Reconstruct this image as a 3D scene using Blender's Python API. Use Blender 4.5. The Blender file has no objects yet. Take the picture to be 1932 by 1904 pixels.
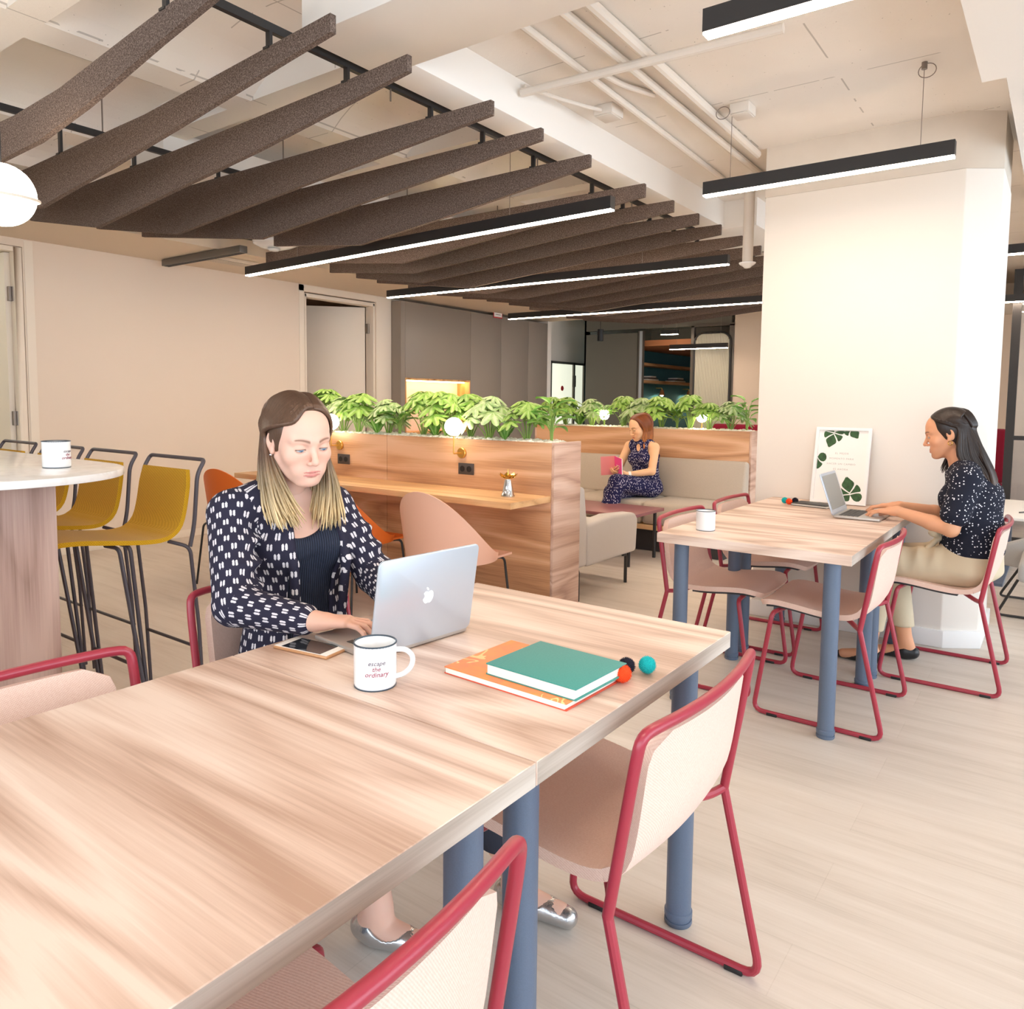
import bpy, bmesh, math, random
import numpy as np
from mathutils import Vector, Matrix
random.seed(7)
PI = math.pi
sc = bpy.context.scene
COL = sc.collection
sin, cos = math.sin, math.cos

# ------------------------------------------------------------------ helpers
def V(*a): return Vector(a)
def lin(h):
    h = h.lstrip('#')
    o = []
    for i in (0, 2, 4):
        c = int(h[i:i+2], 16) / 255
        o.append(c / 12.92 if c <= 0.04045 else ((c + 0.055) / 1.055) ** 2.4)
    return (o[0], o[1], o[2], 1)

def tag(o, label=None, cat=None, group=None, kind=None):
    if label: o['label'] = label
    if cat: o['category'] = cat
    if group: o['group'] = group
    if kind: o['kind'] = kind
    return o

def thing(name, label, cat, loc=(0, 0, 0), rz=0, group=None):
    o = bpy.data.objects.new(name, None)
    o.empty_display_size = 0.05
    COL.objects.link(o)
    o.location = loc
    o.rotation_euler = (0, 0, rz)
    return tag(o, label, cat, group)

def dup(root, loc, rz=None, label=None, group=None):
    r = root.copy()
    COL.objects.link(r)
    r.location = loc
    if rz is not None: r.rotation_euler = (0, 0, rz)
    if label: r['label'] = label
    if group: r['group'] = group
    for ch in list(root.children):
        c = ch.copy(); COL.objects.link(c); c.parent = r
        for g in list(ch.children):
            d = g.copy(); COL.objects.link(d); d.parent = c
    return r

def fillet(pts, r, n=5):
    pts = [Vector(p) for p in pts]
    out = [pts[0]]
    for i in range(1, len(pts) - 1):
        a, b, c = pts[i-1], pts[i], pts[i+1]
        ri = r[i] if isinstance(r, (list, tuple)) else r
        d1, d2 = (a - b), (c - b)
        l1, l2 = d1.length, d2.length
        if l1 < 1e-6 or l2 < 1e-6 or ri <= 0:
            out.append(b); continue
        t = min(ri, 0.48 * l1, 0.48 * l2)
        p1, p2 = b + d1 / l1 * t, b + d2 / l2 * t
        for k in range(n + 1):
            s = k / n
            out.append(p1 * (1-s)**2 + b * 2*s*(1-s) + p2 * s*s)
    out.append(pts[-1])
    return out

class B:
    """collects shapes and links them as ONE mesh object"""
    def __init__(self): self.v = []; self.f = []
    def add(self, vs, fs):
        o = len(self.v)
        self.v += [tuple(p) for p in vs]
        self.f += [tuple(i + o for i in f) for f in fs]
        return self
    def box(self, x0, x1, y0, y1, z0, z1):
        return self.add([(x0,y0,z0),(x1,y0,z0),(x1,y1,z0),(x0,y1,z0),(x0,y0,z1),(x1,y0,z1),(x1,y1,z1),(x0,y1,z1)],
            [(0,3,2,1),(4,5,6,7),(0,1,5,4),(1,2,6,5),(2,3,7,6),(3,0,4,7)])
    def obox(self, c, ux, uy, uz, a, b, h):
        """oriented box: centre c, unit axes, half sizes"""
        c, ux, uy, uz = Vector(c), Vector(ux), Vector(uy), Vector(uz)
        P = [c + ux*a*sx + uy*b*sy + uz*h*sz for sz in (-1,1) for sx, sy in ((-1,-1),(1,-1),(1,1),(-1,1))]
        return self.add(P, [(0,3,2,1),(4,5,6,7),(0,1,5,4),(1,2,6,5),(2,3,7,6),(3,0,4,7)])
    def prism(self, pts, fn, a0, a1):
        """2D outline extruded: fn(u,v,a)->xyz"""
        n = len(pts)
        vs = [fn(u, v, a0) for u, v in pts] + [fn(u, v, a1) for u, v in pts]
        fs = [tuple(range(n))[::-1], tuple(range(n, 2*n))] + [(i, (i+1) % n, n + (i+1) % n, n + i) for i in range(n)]
        return self.add(vs, fs)
    def tube(self, pts, r, seg=10, cap=True, fil=0, n=5, flat=1.0, closed=False):
        pts = [Vector(p) for p in pts]
        if fil: pts = fillet(pts, fil, n)
        N = len(pts)
        rs = r if isinstance(r, (list, tuple)) else [r] * N
        if len(rs) != N: rs = [rs[0] + (rs[-1]-rs[0]) * i / (N-1) for i in range(N)]
        T = []
        for i in range(N):
            if closed: t = pts[(i+1) % N] - pts[i-1]
            else: t = pts[min(i+1, N-1)] - pts[max(i-1, 0)]
            T.append(t.normalized() if t.length > 1e-9 else Vector((0,0,1)))
        up = Vector((0,0,1)) if abs(T[0].z) < 0.9 else Vector((1,0,0))
        n1 = (up - T[0] * up.dot(T[0])).normalized()
        vs = []
        for i in range(N):
            n1 = (n1 - T[i] * n1.dot(T[i])).normalized()
            n2 = T[i].cross(n1)
            for k in range(seg):
                a = 2*PI*k/seg
                vs.append(pts[i] + (n1*cos(a) + n2*sin(a)*flat) * rs[i])
        fs = []
        for i in range(N if closed else N-1):
            for k in range(seg):
                k2 = (k+1) % seg; j = (i+1) % N
                fs.append((i*seg+k, i*seg+k2, j*seg+k2, j*seg+k))
        if cap and not closed:
            fs += [tuple(range(seg))[::-1], tuple((N-1)*seg+k for k in range(seg))]
        return self.add(vs, fs)
    def cyl(self, p0, p1, r, seg=20): return self.tube([p0, p1], r, seg)
    def lathe(self, prof, c=(0,0,0), seg=32, ax=None, close=True):
        c = Vector(c)
        if ax is None: X, Y, Z = V(1,0,0), V(0,1,0), V(0,0,1)
        else:
            Z = Vector(ax).normalized(); X = Z.orthogonal().normalized(); Y = Z.cross(X)
        vs = []; m = len(prof)
        for r, z in prof:
            for k in range(seg):
                a = 2*PI*k/seg
                vs.append(c + X*(r*cos(a)) + Y*(r*sin(a)) + Z*z)
        fs = [(i*seg+k, i*seg+(k+1) % seg, (i+1)*seg+(k+1) % seg, (i+1)*seg+k) for i in range(m-1) for k in range(seg)]
        if close:
            fs += [tuple(range(seg))[::-1], tuple((m-1)*seg+k for k in range(seg))]
        return self.add(vs, fs)
    def ball(self, c, r, seg=20, rings=12):
        if not isinstance(r, (tuple, list)): r = (r, r, r)
        vs = []; fs = []
        for i in range(rings+1):
            t = PI*i/rings
            for k in range(seg):
                a = 2*PI*k/seg
                vs.append((c[0]+r[0]*sin(t)*cos(a), c[1]+r[1]*sin(t)*sin(a), c[2]-r[2]*cos(t)))
        for i in range(rings):
            for k in range(seg):
                fs.append((i*seg+k, i*seg+(k+1) % seg, (i+1)*seg+(k+1) % seg, (i+1)*seg+k))
        return self.add(vs, fs)
    def sheet(self, fn, ns, nu, th):
        """closed thin sheet: fn(s,u) -> mid surface point, s,u in 0..1"""
        P = [[Vector(fn(i/ns, j/nu)) for j in range(nu+1)] for i in range(ns+1)]
        top = []; bot = []
        for i in range(ns+1):
            for j in range(nu+1):
                du = P[i][min(j+1, nu)] - P[i][max(j-1, 0)]
                ds = P[min(i+1, ns)][j] - P[max(i-1, 0)][j]
                n = ds.cross(du)
                if n.length > 1e-10: n.normalize()
                e = th/2
                top.append(P[i][j] + n*e); bot.append(P[i][j] - n*e)
        w = nu+1; K = (ns+1)*w; fs = []
        for i in range(ns):
            for j in range(nu):
                a, b, c, d = i*w+j, i*w+j+1, (i+1)*w+j+1, (i+1)*w+j
                fs.append((a, d, c, b)); fs.append((K+a, K+b, K+c, K+d))
        rim = [j for j in range(nu)] + [i*w+nu for i in range(ns)] + [ns*w+j for j in range(nu, 0, -1)] + [i*w for i in range(ns, 0, -1)]
        for q in range(len(rim)):
            a, b = rim[q], rim[(q+1) % len(rim)]
            fs.append((a, b, K+b, K+a))
        return self.add(top+bot, fs)
    def obj(self, name, m, parent=None, smooth=True, bev=0, bseg=2, ang=35, sub=0, uv=None):
        me = bpy.data.meshes.new(name)
        me.from_pydata(self.v, [], self.f)
        bm = bmesh.new(); bm.from_mesh(me)
        bmesh.ops.remove_doubles(bm, verts=bm.verts, dist=1e-6)
        bmesh.ops.recalc_face_normals(bm, faces=bm.faces)
        if bev:
            es = [e for e in bm.edges if len(e.link_faces) == 2 and e.calc_face_angle(0) > 0.6]
            bmesh.ops.bevel(bm, geom=es, offset=bev, segments=bseg, profile=0.5, affect='EDGES', clamp_overlap=True)
        bm.to_mesh(me); bm.free()
        me.polygons.foreach_set('use_smooth', [smooth] * len(me.polygons))
        if smooth: me.set_sharp_from_angle(angle=math.radians(ang))
        ms = m if isinstance(m, (list, tuple)) else [m]
        for q in ms: me.materials.append(q)
        o = bpy.data.objects.new(name, me)
        COL.objects.link(o)
        if parent is not None: o.parent = parent
        if sub:
            md = o.modifiers.new('sub', 'SUBSURF'); md.levels = sub; md.render_levels = sub
        return o

def struct(name, b, m, label=None, cat=None, **k):
    o = b.obj(name, m, **k)
    return tag(o, label, cat, kind='structure')

def text_obj(name, s, size, m, parent, loc, rot, ext=0.0004, align='CENTER', shear=0, spacing=1.0):
    cu = bpy.data.curves.new(name, 'FONT')
    cu.body = s; cu.size = size; cu.extrude = ext; cu.align_x = align; cu.align_y = 'CENTER'
    cu.shear = shear; cu.space_character = spacing; cu.resolution_u = 3
    o = bpy.data.objects.new(name + '_tmp', cu)
    COL.objects.link(o)
    bpy.context.view_layer.update()
    me = bpy.data.meshes.new_from_object(o.evaluated_get(bpy.context.evaluated_depsgraph_get()))
    bpy.data.objects.remove(o)
    me.materials.clear(); me.materials.append(m)
    q = bpy.data.objects.new(name, me); COL.objects.link(q)
    q.parent = parent; q.location = loc; q.rotation_euler = rot
    return q

# ------------------------------------------------------------------ materials
class N:
    def __init__(self, name):
        self.m = bpy.data.materials.new(name); self.m.use_nodes = True
        self.t = self.m.node_tree; self.n = self.t.nodes; self.l = self.t.links
        self.bsdf = self.n['Principled BSDF']
    def node(self, ty, **k):
        x = self.n.new(ty)
        for a, v in k.items():
            if a.startswith('i_'): x.inputs[a[2:].replace('_', ' ')].default_value = v
            else: setattr(x, a, v)
        return x
    def link(self, a, b): self.l.new(a, b)
    def coord(self, scale=(1,1,1), kind='Object', loc=(0,0,0), rot=(0,0,0)):
        c = self.node('ShaderNodeTexCoord'); mp = self.node('ShaderNodeMapping')
        mp.inputs['Scale'].default_value = scale; mp.inputs['Location'].default_value = loc; mp.inputs['Rotation'].default_value = rot
        self.link(c.outputs[kind], mp.inputs['Vector']); return mp.outputs['Vector']
    def noise(self, vec, scale=5, detail=2, rough=.5, dist=0):
        x = self.node('ShaderNodeTexNoise'); x.inputs['Scale'].default_value = scale; x.inputs['Detail'].default_value = detail
        x.inputs['Roughness'].default_value = rough; x.inputs['Distortion'].default_value = dist
        if vec is not None: self.link(vec, x.inputs['Vector'])
        return x.outputs['Fac']
    def math(self, op, a, b=None, c=None):
        x = self.node('ShaderNodeMath', operation=op)
        for i, q in enumerate((a, b, c)):
            if q is None: continue
            if isinstance(q, (int, float)): x.inputs[i].default_value = q
            else: self.link(q, x.inputs[i])
        return x.outputs[0]
    def ramp(self, fac, stops, interp='LINEAR'):
        x = self.node('ShaderNodeValToRGB'); cr = x.color_ramp; cr.interpolation = interp
        while len(cr.elements) < len(stops): cr.elements.new(0.5)
        for e, (p, c) in zip(cr.elements, stops):
            e.position = p; e.color = c if not isinstance(c, str) else lin(c)
        self.link(fac, x.inputs[0]); return x.outputs[0]
    def mix(self, fac, a, b, blend='MIX'):
        x = self.node('ShaderNodeMix', data_type='RGBA', blend_type=blend)
        for s, q in ((0, fac), (6, a), (7, b)):
            if isinstance(q, (int, float)): x.inputs[s].default_value = q
            elif isinstance(q, tuple): x.inputs[s].default_value = q
            elif isinstance(q, str): x.inputs[s].default_value = lin(q)
            else: self.link(q, x.inputs[s])
        return x.outputs[2]
    def sep(self, vec):
        x = self.node('ShaderNodeSeparateXYZ'); self.link(vec, x.inputs[0]); return x.outputs
    def bump(self, h, strength=.3, dist=.01):
        x = self.node('ShaderNodeBump'); x.inputs['Strength'].default_value = strength; x.inputs['Distance'].default_value = dist
        self.link(h, x.inputs['Height']); self.link(x.outputs[0], self.bsdf.inputs['Normal'])
    def set(self, col=None, rough=None, metal=None, spec=None, **k):
        b = self.bsdf.inputs
        if col is not None:
            if isinstance(col, (str, tuple)): b['Base Color'].default_value = lin(col) if isinstance(col, str) else col
            else: self.link(col, b['Base Color'])
        if rough is not None:
            if isinstance(rough, (int, float)): b['Roughness'].default_value = rough
            else: self.link(rough, b['Roughness'])
        if metal is not None: b['Metallic'].default_value = metal
        if spec is not None: b['Specular IOR Level'].default_value = spec
        for a, v in k.items(): b[a.replace('_', ' ')].default_value = v
        return self.m

def plain(name, col, rough=.5, metal=0, spec=.5, nz=0, nscale=40, bump=0, **k):
    n = N(name); c = lin(col)
    if nz or bump:
        f = n.noise(n.coord(), nscale, 3)
        if nz:
            d = tuple(x*(1-nz) for x in c[:3]) + (1,); u = tuple(min(1, x*(1+nz)) for x in c[:3]) + (1,)
            n.set(n.ramp(f, [(.3, d), (.7, u)]), rough, metal, spec, **k)
        else: n.set(col, rough, metal, spec, **k)
        if bump: n.bump(f, bump, .004)
    else: n.set(col, rough, metal, spec, **k)
    return n.m

def wood(name, light, mid, dark, grain='Y', k=1.0, rough=.45, fig=9):
    """wood laminate, figure elongated along the grain axis"""
    n = N(name)
    s = {'X': (0.55, 4.2, 4.2), 'Y': (4.2, 0.55, 4.2), 'Z': (4.2, 4.2, 0.55)}[grain]
    s = tuple(q*k for q in s)
    base = n.noise(n.coord(s), 1.0, 1.5, .45, .25)
    rings = n.math('PINGPONG', n.math('MULTIPLY', base, fig), 1.0)
    s2 = {'X': (3, 130, 130), 'Y': (130, 3, 130), 'Z': (130, 130, 3)}[grain]
    fib = n.noise(n.coord(s2), 1.0, 3, .6)
    s3 = {'X': (.35, 9, 9), 'Y': (9, .35, 9), 'Z': (9, 9, .35)}[grain]
    band = n.noise(n.coord(s3), 1.0, 2, .5)
    h = n.math('ADD', n.math('MULTIPLY', rings, .42), n.math('ADD', n.math('MULTIPLY', band, .55), n.math('MULTIPLY', fib, .46)))
    col = n.ramp(h, [(.42, dark), (.66, mid), (.90, light)])
    n.bump(fib, .08, .002)
    return n.set(col, rough, 0, .35)

def fabric(name, c1, c2, scale=900, rough=.9, bump=.5, big=0.0):
    n = N(name)
    co = n.coord()
    s = n.sep(co)
    a = n.math('SINE', n.math('MULTIPLY', n.math('ADD', s[0], s[1]), scale))
    b = n.math('SINE', n.math('MULTIPLY', n.math('ADD', s[2], n.math('MULTIPLY', s[1], .6)), scale))
    w = n.math('MULTIPLY', a, b)
    w = n.math('ADD', n.math('MULTIPLY', w, .35), .5)
    g = n.noise(co, 260, 2)
    f = n.math('ADD', n.math('MULTIPLY', w, .6), n.math('MULTIPLY', g, .4))
    n.bump(f, bump, .0015)
    n.bsdf.inputs['Sheen Weight'].default_value = .15
    return n.set(n.ramp(f, [(.25, c2), (.75, c1)]), rough, 0, .2)

def emis(name, col, strength, base='#ffffff'):
    n = N(name)
    n.set(base, .4)
    n.bsdf.inputs['Emission Color'].default_value = lin(col)
    n.bsdf.inputs['Emission Strength'].default_value = strength
    return n.m

def glassm(name, col='#ffffff', rough=0.0, tint=.92):
    n = N(name)
    tr = n.node('ShaderNodeBsdfTransparent'); tr.inputs[0].default_value = (tint, tint*1.0, tint, 1)
    gl = n.node('ShaderNodeBsdfGlossy'); gl.inputs['Roughness'].default_value = max(rough, .02)
    mx = n.node('ShaderNodeMixShader')
    fr = n.node('ShaderNodeFresnel'); fr.inputs[0].default_value = 1.45
    n.link(fr.outputs[0], mx.inputs[0]); n.link(tr.outputs[0], mx.inputs[1]); n.link(gl.outputs[0], mx.inputs[2])
    n.link(mx.outputs[0], n.n['Material Output'].inputs['Surface'])
    return n.m
M = {}
M['table'] = wood('table_oak_laminate', '#e8d4c6', '#d5bbaa', '#b59683', 'Y', 1.0, .42, 15)
M['edge'] = wood('table_edge_grey_oak', '#cdc3b8', '#bcb0a4', '#a39689', 'X', 2.0, .5, 8)
M['walnut'] = wood('planter_walnut_laminate', '#dcb08c', '#c9986f', '#a87a58', 'Y', .9, .45, 12)
M['walnutx'] = wood('planter_end_walnut', '#dabfae', '#caa996', '#ad8b79', 'X', 1.4, .45, 12)
M['desk'] = wood('desk_oak', '#e6bd8c', '#d8aa78', '#b98c60', 'Y', 1.0, .4, 8)
M['pedestal'] = wood('bar_pedestal_greyed_wood', '#cdb2a6', '#b89b90', '#927468', 'Z', .9, .5, 11)
M['nichewood'] = wood('niche_oak', '#dcae7a', '#c99863', '#a87a4a', 'Z', 1.6, .5, 8)
M['shelf'] = wood('shelf_oak', '#d8ab80', '#c39468', '#9c7049', 'X', 1.0, .5, 8)

# floor: pale vinyl planks running along Y
n = N('floor_pale_vinyl_planks')
br = n.node('ShaderNodeTexBrick'); br.offset = .37; br.squash = 1
br.inputs['Scale'].default_value = 1; br.inputs['Mortar Size'].default_value = .0012; br.inputs['Mortar Smooth'].default_value = .3
br.inputs['Brick Width'].default_value = 1.25; br.inputs['Row Height'].default_value = .2; br.inputs['Bias'].default_value = 0
br.inputs['Color1'].default_value = (.40,.40,.40,1); br.inputs['Color2'].default_value = (.62,.62,.62,1); br.inputs['Mortar'].default_value = (.2,.2,.2,1)
n.link(n.coord((1,1,1), rot=(0,0,PI/2)), br.inputs['Vector'])
g1 = n.noise(n.coord((14, 1.2, 1)), 1, 4, .6, .3)
g2 = n.noise(n.coord((120, 4, 1)), 1, 2, .6)
h = n.math('ADD', n.math('MULTIPLY', g1, .6), n.math('ADD', n.math('MULTIPLY', g2, .25), n.math('MULTIPLY', br.outputs['Color'], .35)))
n.set(n.ramp(h, [(.35, '#b9aea1'), (.58, '#d0c6bb'), (.85, '#ddd5cc')]), .42, 0, .4)
n.bump(g2, .06, .002)
M['floor'] = n.m

M['wall'] = plain('wall_warm_white_paint', '#e3d3c2', .85, bump=.03, nscale=120)
M['wallw'] = plain('wall_white_paint', '#e6e0d8', .85)
M['soffit'] = plain('soffit_plaster', '#d6c6b2', .9)
M['pillar'] = plain('pillar_white_paint', '#e8e1d8', .75, bump=.02, nscale=90)
M['pillartop'] = plain('pillar_concrete_head_paint', '#cfc4b6', .9, nz=.04, nscale=6)
M['duct'] = plain('duct_casing_paint', '#ece7e0', .8)
M['pipe'] = plain('painted_conduit', '#ddd4c9', .7, bump=.05, nscale=60)
M['trim'] = plain('white_door_trim', '#e9ddcd', .6)
M['base'] = plain('baseboard_white', '#e9e8e6', .5)
# ceiling: painted board-marked concrete with pits
n = N('ceiling_painted_concrete')
co = n.coord()
big = n.noise(co, 1.3, 3); pit = n.noise(co, 55, 3, .7)
msk = n.noise(n.coord((1,1,1), loc=(3.1,1.7,0)), .9, 2)
pits = n.math('MULTIPLY', n.math('GREATER_THAN', pit, .70), n.math('GREATER_THAN', msk, .50))
s = n.sep(co)
jx = n.math('LESS_THAN', n.math('ABSOLUTE', n.math('SUBTRACT', n.math('FRACT', n.math('DIVIDE', n.math('ADD', s[1], n.math('MULTIPLY', big, .02)), .62)), .5)), .006)
jy = n.math('LESS_THAN', n.math('ABSOLUTE', n.math('SUBTRACT', n.math('FRACT', n.math('DIVIDE', n.math('ADD', s[0], n.math('MULTIPLY', big, .02)), .84)), .5)), .004)
gap = n.math('GREATER_THAN', n.noise(co, 7, 3), .48)
j = n.math('MULTIPLY', n.math('MAXIMUM', jx, jy), gap)
cc = n.ramp(big, [(.3, '#e4dcd2'), (.7, '#ece6de')])
cc = n.mix(n.math('MULTIPLY', j, .55), cc, '#8f867c')
cc = n.mix(n.math('MULTIPLY', pits, .75), cc, '#7d756c')
n.set(cc, .9, 0, .2); n.bump(pit, .15, .006)
M['ceil'] = n.m

M['pink'] = fabric('chair_pink_mesh_fabric', '#f0d6c8', '#dbb6a4', 1500, .9, .5)
M['pan'] = plain('chair_dark_underside', '#3b3a3c', .7)
M['red'] = plain('chair_red_lacquer_tube', '#a02c3e', .32, spec=.6)
M['black'] = plain('black_plastic', '#1a1a1b', .5)
M['blackm'] = plain('black_metal', '#2c2a2a', .4, .2)
M['leg'] = plain('table_leg_blue_grey_lacquer', '#5d6b80', .42, nz=.05, nscale=400)
M['alu'] = plain('laptop_silver_aluminium', '#c4ced9', .32, .55)
M['alud'] = plain('laptop_silver_deck', '#b9b4ae', .35, .6)
M['apple'] = plain('white_logo', '#ffffff', .2)
M['keys'] = plain('laptop_keys', '#3a3836', .5)
M['screen'] = plain('laptop_screen_page', '#8f918c', .25)
M['white'] = plain('white_enamel', '#f1f2f3', .16)
M['whitem'] = plain('white_matt', '#f0eeea', .6)
M['rim'] = plain('dark_enamel_rim', '#3d4a55', .3)
M['inkred'] = plain('mug_red_lettering', '#9a3b50', .5)
M['inkgrey'] = plain('mug_grey_lettering', '#6d5f68', .5)
M['inkpale'] = plain('poster_grey_lettering', '#b9b4b0', .6)
M['teal'] = fabric('teal_book_cloth', '#4f9c91', '#3f8a80', 2600, .8, .3)
M['paper'] = plain('paper_edges', '#f2ede2', .8, bump=.1, nscale=300)
M['teald'] = plain('teal_pom_wool', '#16b3b3', .95, nz=.15, nscale=300)
M['orangep'] = plain('orange_pom_wool', '#f0531f', .95, nz=.15, nscale=300)
M['navyp'] = plain('navy_pom_wool', '#1c1b2c', .95, nz=.15, nscale=300)
n = N('orange_book_cover_fern_print')
co = n.coord((1,1,1)); gg = n.noise(co, 14, 2, .5, 1.5)
fr = n.math('GREATER_THAN', n.math('SINE', n.math('MULTIPLY', n.noise(co, 9, 1, .5, 2.0), 60)), .55)
fm = n.math('MULTIPLY', fr, n.math('GREATER_THAN', n.noise(n.coord(loc=(2,5,1)), 8, 1), .5))
n.set(n.mix(fm, n.ramp(gg, [(.3, '#f08a5a'), (.7, '#f59a4d')]), '#f7cf8a'), .5)
M['orangeb'] = n.m
M['orangee'] = plain('orange_cover_edge', '#e0573c', .5)
M['phone'] = plain('phone_white_face', '#f2ede6', .3)
M['phoneg'] = plain('phone_gold_case', '#c8966b', .3, .3)
M['phoned'] = plain('phone_dark_screen', '#232628', .08)
M['slat'] = None
n = N('slat_dark_brown_felt')
co = n.coord(); f1 = n.noise(co, 180, 3, .7); f2 = n.noise(n.coord((1,1,1)), 420, 1)
n.set(n.ramp(n.math('ADD', n.math('MULTIPLY', f1, .7), n.math('MULTIPLY', f2, .3)), [(.36, '#41362f'), (.5, '#675850'), (.66, '#96857a')]), .95, 0, .1)
n.bump(f1, .4, .003)
M['slat'] = n.m
M['felt'] = plain('charcoal_felt_wall', '#6d6a62', .95, nz=.2, nscale=220)
M['cab'] = plain('cabinet_dark_grey_laminate', '#90867c', .38, spec=.4)
M['cabgap'] = plain('cabinet_shadow_gap', '#24211f', .8)
M['mustard'] = fabric('stool_mustard_felt', '#d0a224', '#b0820f', 700, .95, .4)
M['stoolf'] = plain('stool_dark_grey_rod', '#4c474d', .4, .2)
n = N('bar_top_white_quartz')
f = n.noise(n.coord(), 25, 4)
n.set(n.ramp(f, [(.30, '#e6e4e1'), (.5, '#f3f2f0'), (1, '#f6f5f3')]), .12, 0, .5)
M['quartz'] = n.m
M['shellp'] = plain('shell_pink_plastic', '#e2b097', .45)
M['shello'] = plain('shell_orange_plastic', '#d9691f', .45)
M['sofa'] = fabric('sofa_light_grey_wool', '#cdc3b6', '#b3a798', 1100, .95, .4)
M['arm'] = fabric('armchair_pale_grey_wool', '#d0cac4', '#b8b1aa', 900, .95, .5)
M['burg'] = plain('coffee_table_burgundy', '#8d5a5c', .4)
M['wine'] = fabric('wine_red_upholstery', '#8e1832', '#6f0f26', 900, .95, .4)
M['brass'] = plain('satin_brass', '#e0b35f', .28, .9)
M['gold'] = plain('polished_gold', '#d9ab4c', .12, 1.0)
M['chrome'] = plain('mirror_chrome', '#dcdde0', .07, 1.0)
M['socket'] = plain('socket_dark_grey', '#4a4341', .45)
M['pebble'] = plain('white_pebbles', '#f2ece0', .7, nz=.06, nscale=60)
M['steel'] = plain('hinge_steel', '#8b8078', .35, .7)
M['greym'] = plain('diffuser_grey_aluminium', '#6f6a64', .4, .5)
M['vent'] = plain('vent_dark_grille', '#4f453a', .6)
M['tealw'] = fabric('teal_wall_felt', '#4f93a3', '#3f8094', 300, .95, .3)
M['brick'] = plain('alcove_copper_ceiling', '#a96f48', .7)
M['greys'] = fabric('grey_desk_screen_felt', '#b9b7b4', '#a5a3a1', 600, .95, .3)
M['deskw'] = plain('white_desk_top', '#f0f0ef', .4)
M['postw'] = plain('poster_paper', '#f4f1ec', .7)
M['framew'] = plain('poster_white_frame', '#f2f0ee', .4)
M['leafprint'] = plain('poster_leaf_green', '#33562f', .7, nz=.35, nscale=50)
M['bookpink'] = plain('pink_book_cover', '#ef4f9c', .5)
M['bookpink2'] = plain('pale_pink_book_cover', '#f59a9c', .5)
M['signred'] = plain('sign_red', '#c8323a', .5)
M['lamp'] = emis('linear_light_diffuser', '#ffe6cc', 42)
M['globe'] = emis('globe_lamp_opal', '#ffeed8', 12)
M['strip'] = emis('niche_led_strip', '#ffcf8a', 22)
M['spot'] = emis('small_spot_bulb', '#ffe6bf', 120)
M['frost'] = emis('self_glowing_frosted_pane', '#f2f5df', .55, '#eef0e2')  # glow put into the pane itself in place of light from behind
M['glass'] = glassm('clear_window_glass')
n = N('reeded_glass'); 
n.set('#c9c6b4', .18, 0, .6, Alpha=.86)
M['reed'] = n.m

M['corr'] = emis('added_corridor_brightener', '#f6fbe8', 9)  # emission of the added corridor brightener
# ------------------------------------------------------------------ camera
yaw, pitch, roll = 0.631193308, 0.0773995076, 0.0106511515
fw = V(cos(yaw)*cos(pitch), sin(yaw)*cos(pitch), -sin(pitch))
rt = V(sin(yaw), -cos(yaw), 0); up = rt.cross(fw)
R2 = rt*cos(roll) + up*sin(roll); U2 = up*cos(roll) - rt*sin(roll)
cd = bpy.data.cameras.new('camera'); cam = bpy.data.objects.new('camera', cd); COL.objects.link(cam)
cam.matrix_world = Matrix(((R2.x, U2.x, -fw.x, 0), (R2.y, U2.y, -fw.y, 0), (R2.z, U2.z, -fw.z, 1.30), (0, 0, 0, 1)))
cd.sensor_fit = 'HORIZONTAL'; cd.sensor_width = 36; cd.lens = 1424.4723/1932*36
cd.shift_y = -(952-866.148)/1932; cd.clip_start = .02
sc.camera = cam

# ------------------------------------------------------------------ room shell
X0, X1, YR, YL = -3.2, 14.6, -3.0, 6.56
struct('floor', B().box(X0, X1, YR, 9.0, -.1, 0), M['floor'])
# left wall with two door openings (door 1: X 1.63..2.56, door 2: X 5.22..6.22)
wl = B()
wl.box(X0, 1.60, YL, YL+.14, 0, 2.9)
wl.box(1.60, 2.545, YL, YL+.14, 2.44, 2.9)
wl.box(2.545, 5.222, YL, YL+.14, 0, 2.9)
wl.box(5.222, 6.245, YL, YL+.14, 2.425, 2.9)
wl.box(6.245, 6.50, YL, YL+.14, 0, 2.9)
wl.box(6.50, 9.72, YL+.05, YL+.19, 0, 2.9)
struct('wall_left', wl, M['wall'])
# seam panels of the door surrounds
struct('trim_1', B().box(2.555, 2.617, YL-.006, YL-.001, 0, 2.492), M['trim'], 'flat white cover panel on the jamb of the glazed doorway', 'trim')
struct('trim_2', B().box(5.152, 5.214, YL-.006, YL-.001, 0, 2.492).box(5.152, 6.49, YL-.006, YL-.001, 2.432, 2.492).box(6.252, 6.49, YL-.006, YL-.001, 0, 2.432), M['trim'], 'flat white surround around the half open door', 'trim')
# door 1 : glazed, leaf swung into the next room
d1 = thing('door_1', 'white framed door standing open at the far end of the bar table', 'door', (2.52, YL+.06, 0)); d1['kind'] = 'structure'
B().box(-.035, .022, -.055, .08, 0, 2.435).box(-.92, -.89, -.055, .08, 0, 2.435).box(-.89, -.035, -.055, .08, 2.40, 2.435).obj('door_frame', M['trim'], d1, bev=.003)
B().box(-.075, -.035, .02, .86, .01, 2.395).obj('door_leaf', M['trim'], d1, bev=.003)
for z in (2.08, 1.12, .3):
    B().box(-.062, -.034, -.012, .03, z-.055, z+.055).cyl((-.034, -.02, z-.055), (-.034, -.02, z+.055), .008, 10).obj('hinge', M['steel'], d1)
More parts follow.
